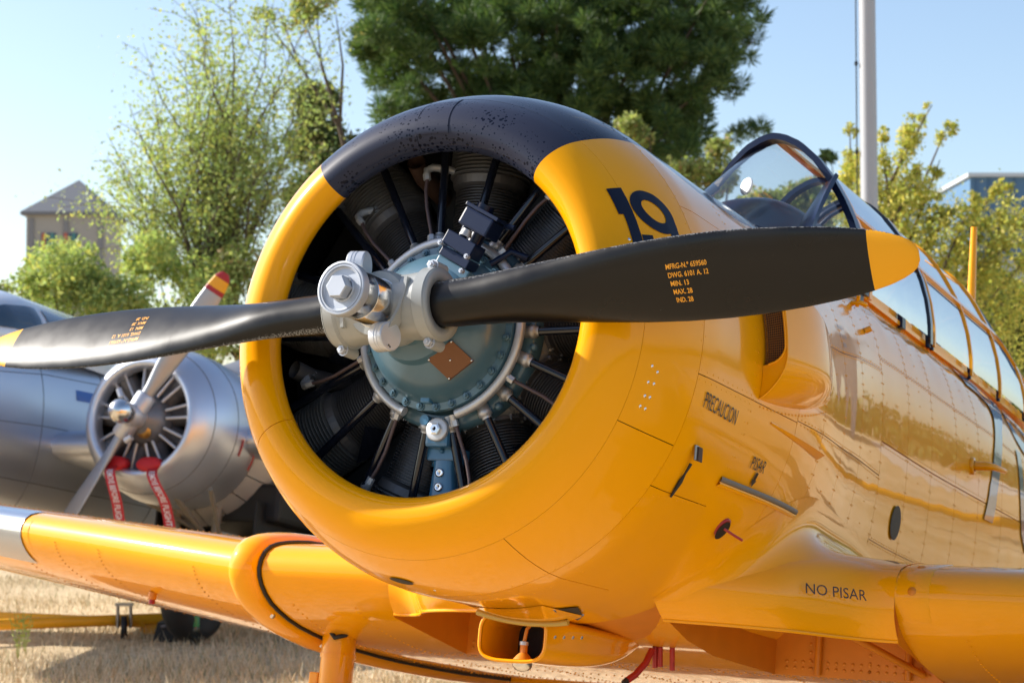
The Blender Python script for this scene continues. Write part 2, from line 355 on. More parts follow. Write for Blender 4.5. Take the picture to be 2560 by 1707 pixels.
# overlap strap on the lip crown
b = MB(); P = []
for t in [84.6, 84.6, 86, 88, 90, 92, 94, 95.8, 95.8]:
    row = []
    for i in range(26):
        k = i / 25; a = k * 2.6 + .02
        f = -.1985 + .083 * math.sin(a * .62 + .0) if False else None
        row.append(i)
    P.append(row)
pr = np.array([(-.119, .497)] + [(c[0], c[1]) for c in CR[:6]]); kk = np.linspace(0, len(pr) - 1, 22)
pf = np.interp(kk, range(len(pr)), pr[:, 0]); prr = np.interp(kk, range(len(pr)), pr[:, 1])
Q = []
tt = [84.6, 84.7, 86, 88, 90, 92, 94, 95.7, 95.8]
for j, t in enumerate(tt):
    o_ = .0002 if j in (0, len(tt) - 1) else .0022; row = []
    for i in range(22):
        nx = pf[i] + .20; ny = prr[i] - .55; L = math.hypot(nx, ny); oo = o_ if 0 < i < 21 else .0002
        sh = -2.2 * (i / 21.) if t < 90 else 1.2 * (i / 21.) - .6
        row.append((pf[i] + oo * nx / L, (prr[i] + oo * ny / L) * math.cos(rad(t - sh)), (prr[i] + oo * ny / L) * math.sin(rad(t - sh))))
    Q.append(row)
o = MB().grid(Q, flip=True).build('lip_strap', M_cowl, AC); split_normals(o, 40)
# cowling panels
for a, c in ((-64, -24.5), (-24.5, 96), (96, 214), (214, 296)): skin('cowling_panel', -.2, -.40, a, c, M_cowl, off=.0005, warp=.0003, dt=2)
for a, c in ((-34.2, -8.4), (-8.4, 30), (30, 96), (96, 150), (150, 214), (214, 296), (296, 325.8)):
    skin('cowling_panel', -.40, -.745, a, c, M_cowl, off=.0005, warp=.0007, dt=2)
# rear engine-bay skins
for a, c in ((-27, -8.4), (-8.4, 40), (40, 90), (90, 140), (140, 207), (207, 270), (270, 333)):
    skin('fuselage_panel', -.745, -1.10, a, c, M_cowl, off=-.0005, warp=.0006)
fpan = [(-1.10, -1.37), (-1.37, -1.70), (-1.70, -2.02), (-2.02, -2.35)]
for a, c in fpan:
    for t0, t1 in ((-62, -27), (-27, -8), (-8, 14), (14, 42), (42, 90), (90, 138), (138, 180), (180, 242)):
        skin('fuselage_panel', a, c, t0, t1, M_cowl if t0 >= 14 and t1 <= 140 else M_yelskin, off=-.0005, warp=.0007)
def th_rail(f, u=.63):
    lo, hi = 20., 89.
    for _ in range(30):
        mid = (lo + hi) / 2
        if S(f, mid)[2] < u: lo = mid
        else: hi = mid
    return lo
tr = th_rail(-2.6)
for a, c in ((-2.35, -2.72), (-2.72, -3.05), (-3.05, -3.40), (-3.40, -3.75), (-3.75, -4.15), (-4.15, -4.6), (-4.6, -5.0)):
    for t0, t1 in ((-62, -22), (-22, -2), (-2, 18), (18, tr)):
        skin('fuselage_panel', a, c, t0, t1, M_yelskin, off=-.0005, warp=.0010)
        if t0 > -30: skin('fuselage_panel', a, c, 180 - t1, 180 - t0, M_yelskin, off=-.0005, warp=.002, dt=6)
# rest of the fuselage (far side belly and tail) joined
b = MB(); b.grid([[S(f, t, -.006) for t in np.arange(180 - tr, 360 + tr + .1, (180 + 2 * tr) / 60)] for f in np.linspace(-2.02, -5.0, 30)]); b.build('fuselage_shell', M_yeldull, AC)
b = MB(); b.grid([[S(f, t) for t in np.arange(0, 361, 6)] for f in np.linspace(-5.0, -7.6, 20)]); b.build('tail_cone', M_yelskin, AC)
b = MB(); b.grid([[S(f, t, -.009) for t in np.arange(0, 361, 4)] for f in np.linspace(-1.1, -2.4, 24)]); b.build('fuselage_shell', M_yeldull, AC)
fin = MB(); fp = [(-6.3, .55), (-7.0, 1.45), (-7.45, 1.65), (-7.75, 1.4), (-7.8, .2)]
fin.add([(x, y, z) for x, z in fp for y in (-.04, .04)], [(0, 2, 4, 6, 8), (1, 9, 7, 5, 3), (0, 1, 3, 2), (2, 3, 5, 4), (4, 5, 7, 6), (6, 7, 9, 8)], False).build('tail_fin', M_yel, AC)
tp = MB(); tp.box((-7.3, 0, .35), (.8, 3.9, .07), bev=.03); tp.build('tailplane', M_yel, AC)

# ---- rivets (far below a picked size): joined
def rivets(pts, name, m, r=.0036, h=.0016, parent=AC, n=6):
    b = MB()
    for p, nn in pts:
        p = np.array(p); nn = np.array(nn) / np.linalg.norm(nn); a = np.array([1, 0, 0.]) if abs(nn[0]) < .9 else np.array([0, 1., 0])
        u = np.cross(nn, a); u /= np.linalg.norm(u); w = np.cross(nn, u)
        v = [p + r * (math.cos(t) * u + math.sin(t) * w) for t in np.linspace(0, 2 * PI, n, endpoint=False)]
        v2 = [p + .62 * r * (math.cos(t) * u + math.sin(t) * w) + nn * h for t in np.linspace(0, 2 * PI, n, endpoint=False)]
        b.add(v + v2, [(i, (i + 1) % n, n + (i + 1) % n, n + i) for i in range(n)] + [tuple(range(n, 2 * n))], True)
    return tag(b.build(name, m, parent), kind='stuff')
def Sn(f, t):
    a = S(f, t + .5) - S(f, t - .5); c = S(f - .005, t) - S(f + .005, t); n = np.cross(a, c); n /= np.linalg.norm(n)
    return n if n[1] * math.cos(rad(t)) + n[2] * math.sin(rad(t)) > 0 else -n
def row(f0, t0, f1, t1, step=.028):
    a, c = S(f0, t0), S(f1, t1); k = max(2, int(np.linalg.norm(c - a) * 1.05 / step)); return [(S(f0 + (f1 - f0) * s, t0 + (t1 - t0) * s), Sn(f0 + (f1 - f0) * s, t0 + (t1 - t0) * s)) for s in np.linspace(0, 1, k)]
R_ = []
R_ += row(-.392, -100, -.392, -30, .03) + row(-.392, -8, -.392, 95, .035) + row(-.408, -5, -.408, 90, .05)
for t in (-9.4, -7.4): R_ += row(-.41, t, -.735, t, .03)
for f in (-.735, -.755): R_ += row(f, -27, f, 40, .03)
R_ += row(-.73, -34, -.44, -36, .03)
for f in (-.42, -.46, -.50): R_ += row(f, -85, f, -60, .045)
for f, _ in fpan[1:] + [(-2.35, 0)]:
    for d in (-.012, .012): R_ += row(f + d, -27, f + d, 62, .035)
for f in (-1.53, -2.19, -2.88, -3.58): R_ += row(f, -25, f, 50, .06)
for t in (-27.6, -8.6, -7.4, 13.4, 14.6): R_ += row(-1.1, t, -2.35, t, .035)
for f in (-2.72, -3.05, -3.40, -3.75, -4.15):
    for d in (-.012, .012): R_ += row(f + d, -22, f + d, tr - 2, .035)
for t in (-22.6, -21.4, -2.6, -1.4, 17.4, 18.6, tr - 2): R_ += row(-2.35, t, -4.6, t, .035)
rivets(R_, 'rivet_rows', M_cowl, parent=AC, r=.0031, h=.0013)
rivets([(S(f, t), Sn(f, t)) for f, t in ((-.239, -10.3), (-.258, -11.2), (-.24, -14), (-.257, -13.9), (-.243, -17.1), (-.258, -17), (-.241, -19.6), (-.257, -19.7))] +
       [(S(-.176, 19), Sn(-.176, 19)), (S(-.356, -90.9), Sn(-.356, -90.9))], 'bright_screws', M_silver, r=.0042, h=.0012, n=8)

# ---- lettering laid on the body
def lay(name, vs, fs, fn, m, parent=AC):
    b = MB(); b.add([fn(x, y) for x, y in vs], fs, True); return b.build(name, m, parent)
def onbody(f0, t0, sx=1.0, slope=0.0, off=.0034, rr=.68):
    return lambda x, y: S(f0 - x * sx, t0 + math.degrees((y + x * slope) / rr), off)
def text_on(name, txt, f0, t0, h, w, m=M_txt, slope=0.0, off=.0034, bold=.0, cuts=1):
    vs, fs = text_mesh(txt, 1.0, cuts, bold); x0, x1 = vs[:, 0].min(), vs[:, 0].max(); y0, y1 = vs[:, 1].min(), vs[:, 1].max()
    V = [((x - x0) / (x1 - x0) * w, (y - y0) / (y1 - y0) * h) for x, y, _ in vs]
    return lay(name, V, fs, onbody(f0, t0, 1, slope, off), m)
text_on('caution_lettering', 'PRECAUCION', -.457, -14.6, .040, .215, slope=-.04, off=.0035)
text_on('step_lettering', 'PISAR', -.862, -22.6, .034, .100, off=.0035)
# arrow under PISAR
lay('arrow_marking', [(-.008, .042), (.008, .042), (.008, .020), (.017, .020), (0, 0), (-.017, .020), (-.008, .020)], [(0, 1, 2, 6), (3, 4, 5), (2, 3, 5, 6)], onbody(-.924, -26.4, off=.0045), M_txt)
for k, (t, f, th) in enumerate((('PARA LEVANTAR', -1.66, 21), ('EL AVION CON', -1.67, 18.4), ('CABRIA', -1.70, 15.8))):
    text_on('faint_lettering', t, f, th, .016, .12 if k < 2 else .06, M_txtpale, off=.003)
def nine(W_=.115, H=.295, w=.031):
    sx, sy = W_ / .115, H / .295
    v1, f1 = stroke2d([((.0575 + .044 * math.cos(a)) * sx, (.232 + .048 * math.sin(a) - .014 * math.cos(a)) * sy) for a in np.linspace(0, 2 * PI, 41)], w)
    v2, f2 = stroke2d([(x * sx, y * sy) for x, y in ((.1015, .225), (.1015, .16), (.099, .09), (.088, .045), (.068, .018), (.045, .016), (.026, .035), (.017, .07), (.0145, .11), (.0145, .158))], w)
    return v1 + v2, f1 + [tuple(i + len(v1) for i in q) for q in f2]
def grid_refine(vs, fs, cuts=2):
    bm = bmesh.new(); vv = [bm.verts.new((x, y, 0)) for x, y in vs]
    for f in fs:
        try: bm.faces.new([vv[i] for i in f])
        except ValueError: pass
    bmesh.ops.triangulate(bm, faces=bm.faces)
    for _ in range(cuts): bmesh.ops.subdivide_edges(bm, edges=bm.edges, cuts=1, use_grid_fill=True)
    bmesh.ops.triangulate(bm, faces=bm.faces); bm.verts.index_update()
    r = [(v.co.x, v.co.y) for v in bm.verts], [tuple(v.index for v in f.verts) for f in bm.faces]; bm.free(); return r
# "19" on the cowling
one = ([(0, 1), (.040, 1), (.040, 0), (.012, 0), (.012, .70), (0, .70)], [(0, 1, 2, 3, 4, 5)])
v, f = grid_refine(*one, 3)
lay('cowling_number', v, f, lambda x, y: S(-.166 - x * 1.0 - .006 * (1 - y), 8 + y * 25.3, .0022), M_navy)
v, f = nine(.126); v, f = grid_refine(v, f, 1)
lay('cowling_number', v, f, lambda x, y: S(-.211 - x, 6.6 + math.degrees(y / .66), .0022), M_navy)
# "79" on the fuselage side
def resamp(P_, n):
    P_ = np.array(P_, float); q = P_ * [.5, .011]; d = np.concatenate([[0], np.cumsum(np.hypot(*np.diff(q, axis=0).T))]); d /= d[-1]; return [tuple(np.interp(k, d, P_[:, c_]) for c_ in (0, 1)) for k in np.linspace(0, 1, n)]
o7 = resamp([(-3.66, 47), (-3.95, 46.8), (-4.25, 46.2), (-4.41, 44.5), (-4.40, 38), (-4.31, 31), (-4.214, 23.7), (-4.148, 13.7), (-4.105, 7.4), (-4.046, -.2), (-3.985, -5.0)], 24)
i7 = resamp([(-3.72, 42), (-3.79, 38), (-3.96, 36.8), (-4.10, 35), (-4.12, 29), (-4.05, 18.6), (-4.0, 12), (-3.93, 1), (-3.84, -5.0)], 24)
v, f = grid_refine(o7 + i7, [(k, k + 1, k + 25, k + 24) for k in range(23)], 1)
lay('side_number', v, f, lambda x, y: S(x, y, .0045), M_navy78)
v, f = nine(.50, .62, .085); v, f = grid_refine(v, f, 2); lay('side_number', v, f, lambda x, y: S(-4.45 - x, -8 + y / .62 * 54, .0045), M_navy78)

# ---- carburettor intake scoop on the port side
def sc_prof(q):
    lo_ = math.sin(min(1, q / .34) * PI / 2) ** .85; hi_ = math.sin(min(1, (1 - q) / .16) * PI / 2) ** .6; return lo_ * hi_
def scoop_pt(s, q):   # s 0..1 aft, q 0..1 across (bottom to top)
    f = -.79 - .60 * s; hh = (.070 + .034 * math.sin(PI * min(1, s * 1.25))) * (1 - s ** 2.8) ** .8; t0 = -7.5 + 6.5 * s ** 1.6; t1 = 22 - 19.5 * s ** 1.5
    return S(f, t0 + (t1 - t0) * q, hh * sc_prof(q) - .001)
qv = np.concatenate([np.linspace(0, .4, 20), np.linspace(.44, .8, 10), np.linspace(.82, 1, 10)])
b = MB(); b.grid([[scoop_pt(s, q) for q in qv] for s in np.linspace(0, 1, 34)])
sc_o = b.build('intake_scoop', M_yelskin, AC)
def em(q): return max(0.0, min(.070 * sc_prof(q) - .007, .063 * math.sqrt(max(0, 1 - (max(0, .40 - q) / .14) ** 2)))) if q > .262 else 0.0
qm = np.linspace(.264, .97, 40)
b = MB(); b.grid([[S(-.791, -7.5 + 29.5 * q, e) for q in np.linspace(0, 1, 60)] for e in (0,)] + [[S(-.791, -7.5 + 29.5 * q, 0) for q in np.linspace(0, 1, 60)]])
b = MB(); b.grid([[S(-.792, -7.5 + 29.5 * q, k * .070 * sc_prof(q) + (1 - k) * em(q)) for q in np.linspace(0, 1, 90)] for k in (0, .5, 1)]); b.build('scoop_front_face', M_yel, sc_o)
rim = MB().tube([S(-.790, -7.5 + 29.5 * q, em(q) + .001) for q in qm], .0032, 8); rim.tube([scoop_pt(0.002, q) for q in qv], .003, 8); rim.build('scoop_rim', M_yel, sc_o)
b = MB()
for q in np.linspace(.275, .96, 40): b.tube([S(-.800, -7.5 + 29.5 * q, e) for e in (.003, em(q))], .0010, 4, cap=False)
for e in np.linspace(.004, .062, 11):
    ts = [q for q in np.linspace(.265, .965, 60) if em(q) >= e]
    if len(ts) > 1: b.tube([S(-.8005, -7.5 + 29.5 * q, e) for q in ts], .0010, 4, cap=False)
tag(b.build('scoop_screen', mat('brass_wire', (.34, .15, .04), .45, .5), sc_o), kind='stuff')
b = MB(); b.grid([[S(-.83, -7.5 + 29.5 * q, e * em(q)) for q in np.linspace(.26, .98, 30)] for e in (0, 1)]); b.build('scoop_duct', M_dark, sc_o)
rivets([(S(-.79 - .60 * s, -9.0 + 6.5 * s ** 1.6, .0005), (0, 1, -.1)) for s in np.linspace(.03, .97, 22)], 'scoop_rivets', M_yel, parent=sc_o)
# louvre slit, step slot, latch, plugs, drain hole
b = MB(); L0, L1 = (-.905, -11.2), (-1.36, -12.6); P = []
for k in range(14):
    s = k / 13; f = L0[0] + (L1[0] - L0[0]) * s; t = L0[1] + (L1[1] - L0[1]) * s
    P.append([S(f, t + .2, .0015), S(f, t, .003 + .020 * s), S(f, t - .4 - 1.1 * s, .001)])
b.grid(P); b.build('air_louvre', M_yel, AC); split_normals(b and D.objects['air_louvre'], 30)
b = MB(); P = []
for f in np.linspace(-.722, -1.345, 24): P.append([S(f, -26.6, .004), S(f, -26.7, .007), S(f, -27.2, .008), S(f, -27.7, .007), S(f, -27.8, .004)])
b.grid(P); st = b.build('foot_step_rail', mat('worn_rubber_grip', (.16, .15, .14), .55), AC)
b = MB(); P = []
for f in np.linspace(-.722, -1.345, 24): P.append([S(f, -27.8, .004), S(f, -28.2, .010), S(f, -29.0, .002)])
b.grid(P); b.build('rail_edge', M_yel, st)
b = MB(); q = S(-.50, -24.0, .012); b.box(q, (.024, .006, .040), bev=.003); lt = b.build('cowling_latch', M_steel, AC)
b = MB(); b.tube([S(-.503, -26.5, .010), S(-.505, -29, .008), S(-.508, -31, .007), S(-.512, -34.8, .006)], [.0045, .003, .006, .003], 8); b.build('latch_cord', M_black, lt)
b = MB(); b.box(S(-.512, -24.0, .017), (.026, .004, .038), bev=.002); b.build('latch_tag', M_exh, lt)
b = MB(); c0 = S(-.92, -37.6); nn = Sn(-.92, -37.6)
b.lathe([(-.002, .030), (.004, .030), (.006, .026), (.006, .001)], c0, nn, 24); pl = b.build('drain_plug', M_red, AC)
b = MB(); b.tube([c0 + nn * .006, c0 + nn * .03 + np.array([-.03, 0, 0]), c0 + nn * .045 + np.array([-.06, 0, 0])], .004, 8); b.build('plug_pin', M_red, pl)
b = MB(); b.lathe([(.0026, .030), (.0026, .001)], c0 - np.array([0, 0, .008]), nn, 24); b.build('drain_opening', M_dark, AC)
def disc_on(f, t, r, off, m, name, sx=1.0, parent=AC):
    b = MB(); c = S(f, t, off); n = Sn(f, t); b.lathe([(0, r), (0.0003, .0005)], c, n, 28); return b.build(name, m, parent)
disc_on(-2.634, -15.2, .062, .004, M_dark, 'inspection_opening')
b = MB(); b.grid([[S(-.31 - .016 * math.cos(a) * k, -97.5 + 3.2 * math.sin(a) * k, .0035) for k in (.02, 1)] for a in np.linspace(0, 2 * PI, 24)]); b.build('drain_slot', M_dark, AC)
# folding step bar on the fuselage side
b = MB(); q = S(-3.634, 2.4); b.tube([q + np.array([0, -.01, 0]), q + np.array([0, .055, 0]), q + np.array([-.03, .085, 0]), q + np.array([-.16, .09, .005])], [.017, .019, .014, .011], 10); b.lathe([(0, .035), (.008, .035), (.012, .022)], q + np.array([0, 0, 0]), (0, 1, 0), 20)
b.build('foot_peg', M_yel, AC)
# riveted strip with bright screws along the wing root
scr = []
for k in range(11):
    s = k / 10; scr.append((S(-1.45 - 1.25 * s, -31.5 + 5 * s * 0, .003), Sn(-1.45 - 1.25 * s, -31)))
rivets(scr, 'wing_root_screws', M_steel, r=.0055, h=.0025, n=8)
skin('wing_root_strip', -1.38, -2.85, -34.5, -28.6, M_yel, off=.003, dt=1.5)

# ---- wing -----------------------------------------------------------------
AF = np.array([(0, -.54, -.54), (.012, -.498, -.576), (.04, -.468, -.612), (.10, -.446, -.655), (.25, -.422, -.71), (.5, -.410, -.755), (.9, -.41, -.785), (1.4, -.455, -.80), (1.9, -.53, -.80), (2.4, -.665, -.785), (2.75, -.757, -.763)])
def airf(x, up): return float(np.interp(math.sqrt(max(x, 0)), np.sqrt(AF[:, 0]), AF[:, 1 if up else 2]))
XU = [2.75 * (k / 22) ** 2 for k in range(22, -1, -1)]; XL = [2.75 * (k / 22) ** 2 for k in range(1, 23)]
def wing_sec(p):
    """closed loop TE-upper -> LE -> TE-lower at span p (|p|>=1.5: outer panel)"""
    q = abs(p) - 1.5; k = 1.0; dx = 0; du = 0
    if q > 0: k = 1 - .50 * q / 4.9; dx = -.235 * q; du = .105 * q
    pts = []
    for x in XU: pts.append((-1.47 + dx - x * k, p, -.56 + du + (airf(x, True) + .56) * k))
    for x in XL: pts.append((-1.47 + dx - x * k, p, -.56 + du + (airf(x, False) + .56) * k))
    return pts
def ext(p):     # forward growth of the wheel fairing
    a = abs(p); return .42 * smoothstep(.12, .32, a) * (1 - smoothstep(.58, .89, a))
def root_raise(p): a = abs(p); return .26 * max(0, (.86 - a) / .5) ** 2.2 if a < .86 else 0
def center_sec(p, lo=True):
    e = float(ext(p)); rr = root_raise(p); out = []
    for x in XU:
        w = float(1 - smoothstep(0, .75, x)); g = float(math.exp(-((x - .10) / .32) ** 2))
        out.append((-1.47 - x + e * w, p, airf(x, True) + .035 * e * w + rr * g * (1 if x > .0 else .6)))
    for x in XL:
        w = float(1 - smoothstep(0, .75, x)); out.append((-1.47 - x + e * w, p, airf(x, False) - .0 * e))
    return out
def fair_a(p): a = abs(p); return .235 + .37 * float(1 - smoothstep(.40, .93, a))  + (.9 * (.50 - a) ** 1.6 if a < .50 else 0)
def fair_sec(p, lo=-32):
    a = fair_a(p); rr = .95 * max(0, .66 - abs(p)) ** 1.9; out = []
    for x in (2.75, 2.2, 1.7, 1.3, 1.0, .8, .62, .45, .33): out.append((-1.47 - x, p, airf(x, True) + rr * float(1 - smoothstep(.3, 2.0, x))))
    bu = -.405 + rr + .57
    w = float(smoothstep(.60, .865, abs(p)))
    for ph in np.linspace(84, lo, 22):
        c, s_ = math.cos(rad(ph)), math.sin(rad(ph)); F_, U_ = -1.70 + a * c ** .9, -.57 + (bu if s_ > 0 else .19) * s_
        xw = (1 - c) * .36; Fw = -1.47 - xw + .004; Uw = airf(xw, True) + .003 if s_ > 0 else U_ + (.01 if s_ > -.01 else 0)
        out.append((F_ * (1 - w) + Fw * w, p, U_ * (1 - w) + Uw * w))
    return out
for sg in (1, -1):
    # centre section: full loop outboard of the wheel well, top and nose only over it
    ps = [sg * v for v in np.linspace(.87, 1.40, 12)]
    b = MB(); b.grid([center_sec(p) for p in ps], flip=sg < 0); b.build('wing_centre_section', M_yel, AC)
    ps = [sg * v for v in np.linspace(.30, .87, 46)]
    nlo = 23 + 4        # cut just under the nose
    b = MB(); b.grid([fair_sec(p) for p in ps], flip=sg < 0); fr_ = b.build('wheel_fairing', M_yel, AC)
    lipl = [np.array(fair_sec(p)[-1]) for p in ps]; MB().tube(lipl, .006, 8).build('fairing_edge', M_yel, fr_)
    # wheel well box
    b = MB(); p0, p1 = sg * .30, sg * .87; f_a = -2.02; zc = -.50
    def q4(a_, b_, c_, d_): b.add([a_, b_, c_, d_], [(0, 1, 2, 3)], False)
    liner = []
    for p in np.linspace(p0 * 1.001, p1 * .999, 14):
        cs = fair_sec(p); up = [np.array(q) for q in cs if q[0] > f_a - .02]; ctr_ = np.array([-1.75, p, -.665]); liner.append([ctr_ + (q - ctr_) * [.975, 1, .92] for q in up[-22:]])
    b.grid(liner, flip=sg > 0)
    q4((f_a, p0, zc + .06), (f_a, p1, zc + .06), (f_a, p1, -.765), (f_a, p0, -.765))
    b.add([(-1.15, p0, -.46), (f_a, p0, -.42), (f_a, p0, -.765), (-1.5, p0, -.745), (-1.3, p0, -.715), (-1.15, p0, -.67)], [(0, 1, 2, 3, 4, 5)], False)
    q4((-1.50, p1, -.47), (f_a, p1, -.47), (f_a, p1, -.765), (-1.52, p1, -.68))
    w_ = b.build('wheel_well', M_yeldull, AC)
    b = MB()
    for c0_, c1_ in (((-1.5, sg * .42, zc - .02), (f_a + .01, sg * .8, -.74)), ((f_a + .012, sg * .45, -.52), (f_a + .012, sg * .45, -.76)), ((f_a + .012, sg * .75, -.52), (f_a + .012, sg * .75, -.76)), ((-1.2, sg * .315, -.58), (-1.95, sg * .315, -.58))):
        b.tube([c0_, c1_], .012, 6)
    b.build('well_stiffeners', M_yeldull, w_)
    rp = []
    for z in (-.74, -.72, -.55): rp += [((f_a + .001, sg * y, z), (1, 0, 0)) for y in np.arange(.34, .86, .028)]
    for y in (.42, .45, .62, .80): rp += [((f_a + .001, sg * y, z), (1, 0, 0)) for z in np.arange(-.74, -.53, .026)]
    rivets(rp, 'well_rivets', M_yeldull, r=.006, h=.003, parent=w_)
    # lower skin behind and around the well
    b = MB(); P = []
    for x in np.linspace(.55, 2.75, 16): P.append([(-1.47 - x, sg * y, airf(x, False)) for y in np.linspace(0, .87, 8)])
    b.grid(P, flip=sg > 0); P = []
    for x in np.linspace(-.30, .55, 9): P.append([(-1.47 - x, sg * y, airf(max(x, .30), False) + .09 * max(0, (.15 - x) / .45) ** 1.5) for y in np.linspace(0, .30, 3)])
    b.grid(P, flip=sg > 0); b.build('wing_lower_skin', M_yel, AC)
    P = []
    b = MB()
    for x in np.linspace(.55, 2.75, 16): P.append([(-1.47 - x, sg * y, airf(x, True)) for y in np.linspace(0.2, .87, 8)])
    b.grid(P, flip=sg < 0); b.build('wing_upper_skin', M_yel, AC)
    rp = []
    for x in (.60, .64, 1.0, 1.45, 1.9): rp += [((-1.47 - x, sg * y, airf(x, False) - .0005), (0, 0, -1)) for y in np.arange(.05, 1.38, .032)]
    for y in (.32, .7, 1.05, 1.3): rp += [((-1.47 - x, sg * y, airf(x, False) - .0005), (0, 0, -1)) for x in np.arange(.6, 2.6, .034)]
    for y in (1.06, 1.32): rp += [((-1.47 - x, sg * y, airf(x, False) - .0005), (.3, 0, -1)) for x in np.arange(.1, .6, .03)]
    rivets(rp, 'wing_rivets', M_yel, r=.0045, h=.002)
    # flap hinge beam
    MB().box((-3.35, sg * .75, -.806), (.05, 1.3, .012)).build('flap_hinge', M_yel, AC)
    # joint flange ring round the section, black seal inside it
    sec = np.array(wing_sec(sg * 1.5)); cen = np.array([0, 0, 0]); loop = sec[:, [0, 2]]
    nrm = []
    for i in range(len(loop)):
        t = loop[min(i + 1, len(loop) - 1)] - loop[max(i - 1, 0)]; t = t / np.linalg.norm(t); nrm.append([-t[1], t[0]])
    nrm = np.array(nrm); mid = loop.mean(0); s_ = np.sign(((loop - mid) * nrm).sum(1)); nrm *= np.where(s_ == 0, 1, s_)[:, None]
    nrm[0] = nrm[1]; nrm[-1] = nrm[-2]; nrm[22] = (1, 0)
    prf = [(1.535, .000), (1.53, .018), (1.515, .032), (1.49, .038), (1.46, .036), (1.43, .026), (1.415, .010), (1.413, -.012)]
    b = MB(); b.grid([[(loop[i][0] + nrm[i][0] * h, sg * y, loop[i][1] + nrm[i][1] * h) for i in range(len(loop))] for y, h in prf], flip=sg > 0)
    fl = b.build('joint_flange', M_yel, AC)
    b = MB(); b.tube([(loop[i][0] + nrm[i][0] * .004, sg * 1.407, loop[i][1] + nrm[i][1] * .004) for i in range(len(loop))], .0075, 8); b.build('seal_strip', M_black, fl)
    b = MB()
    for i, dy in ((24, 0), (28, 0)):
        b.lathe([(0, .011), (.008, .009), (.009, .001)], (loop[i + 3][0] + nrm[i + 3][0] * .02, sg * 1.43, loop[i + 3][1] + nrm[i + 3][1] * .02), (nrm[i + 3][0], -sg * .7, nrm[i + 3][1]), 12)
    b.build('flange_screw', M_silver, fl)
    # outer wing
    ps = [sg * v for v in [1.5, 1.53, 1.6, 2.0, 2.36, 2.36001, 2.9, 3.6, 4.4, 5.2, 5.9, 6.2, 6.35, 6.4]]
    P = [wing_sec(p) for p in ps]
    for j, k in ((-3, .93), (-2, .75), (-1, .35)):
        A = np.array(P[j]); m_ = A.mean(0); A[:, [0, 2]] = m_[[0, 2]] + (A[:, [0, 2]] - m_[[0, 2]]) * [k ** .6, k]; P[j] = A.tolist()
    b = MB(); b.grid(P, flip=sg < 0); b.build('outer_wing', M_yel, AC)
    # landing light window in the leading edge
    A = []
    for p in np.linspace(2.83, 3.4, 6): A.append([np.array(q) + np.array([.003, 0, .0]) + .004 * np.array([0, 0, (1 if k < 6 else -1)]) for k, q in enumerate(wing_sec(sg * p)[17:28])])
    b = MB(); b.grid(A, flip=sg < 0); b.build('landing_light_window', mat('polished_light_window', (.45, .50, .58), .22, .9), AC)
    A = []
    for p in (2.78, 2.80, 2.815): A.append([np.array(q) + np.array([.002, 0, 0]) + (.006 if p == 2.39 else -.001) * np.array([.3, 0, (1 if k < 9 else -1)]) for k, q in enumerate(wing_sec(sg * p)[12:33])])
    b = MB(); b.grid(A, flip=sg < 0); b.build('wing_cover_strap', M_yel, AC)
    rp = []
    for p in np.arange(1.6, 5.5, .034):
        L_ = wing_sec(sg * p); rp += [(np.array(L_[23 + 15]) - [0, 0, .0005], (0, 0, -1)), (np.array(L_[23 + 19]) - [0, 0, .0005], (0, 0, -1)), (np.array(L_[14]) + [0, 0, .0005], (0, 0, 1))]
    for p in (1.75, 2.32, 2.60, 2.9):
        for i in range(23, 42): L_ = wing_sec(sg * p); rp += [(np.array(L_[i]) * .5 + np.array(L_[i + 1]) * .5 - [0, 0, .0005], (0, 0, -1)), (np.array(L_[i]) - [0, 0, .0005], (0, 0, -1))]
    rivets(rp, 'outer_wing_rivets', mat('worn_rivet', (.42, .16, .01), .5), r=.0045, h=.002)
    tq = np.array(wing_sec(sg * 2.15)[23 + 5]); MB().tube([tq, tq - [0, 0, .028]], .016, 12).build('tie_down_fitting', M_exh if False else M_yeldull, AC); MB().tube([tq - [0, 0, .026], tq - [0, 0, .044]], .012, 12).build('red_fitting_cap', M_red, AC)
    # landing gear leg and wheel
    lx, ly = -1.90, sg * 1.335
    b = MB(); b.tube([(lx, ly, -.66), (lx, ly, -.92)], .062, 24); b.tube([(lx, ly, -.80), (lx + .0, ly, -.815)], .066, 24)
    b.tube([(lx + .01, ly, -.92), (lx + .05, ly, -1.25)], .045, 16); b.box((lx + .055, ly + .0, -.95), (.04, .15, .06), bev=.006); b.box((lx + .01, ly - .075, -.895), (.05, .04, .05), bev=.006)
    lg = b.build('landing_gear_leg', M_yel, AC)
    gz = -1.622 - .02
    b = MB(); b.lathe([(-.09, .19), (-.105, .26), (-.085, .315), (0, .335), (.085, .315), (.105, .26), (.09, .19)], (lx + .07, ly - sg * .12, gz + .335 + .02), (0, 1, 0), 40); b.build('tyre', M_black, lg)
    b = MB(); b.lathe([(-.08, .0), (-.075, .1), (-.06, .20), (.06, .20), (.075, .1), (.08, 0)], (lx + .07, ly - sg * .12, gz + .355), (0, 1, 0), 30); b.build('wheel_rim', M_satin, lg)
    b = MB(); pts = [(lx + .02, ly + .03 * 1, -.68), (lx + .07, ly + .02, -.735), (lx + .075, ly - .02, -.745), (lx + .07, ly - .05, -.72), (lx + .04, ly - .07, -.66)]
    b.tube([(a_ + .0, c_ + .05, z_) for a_, c_, z_ in pts], .009, 8); b.build('brake_hose', M_black, lg)
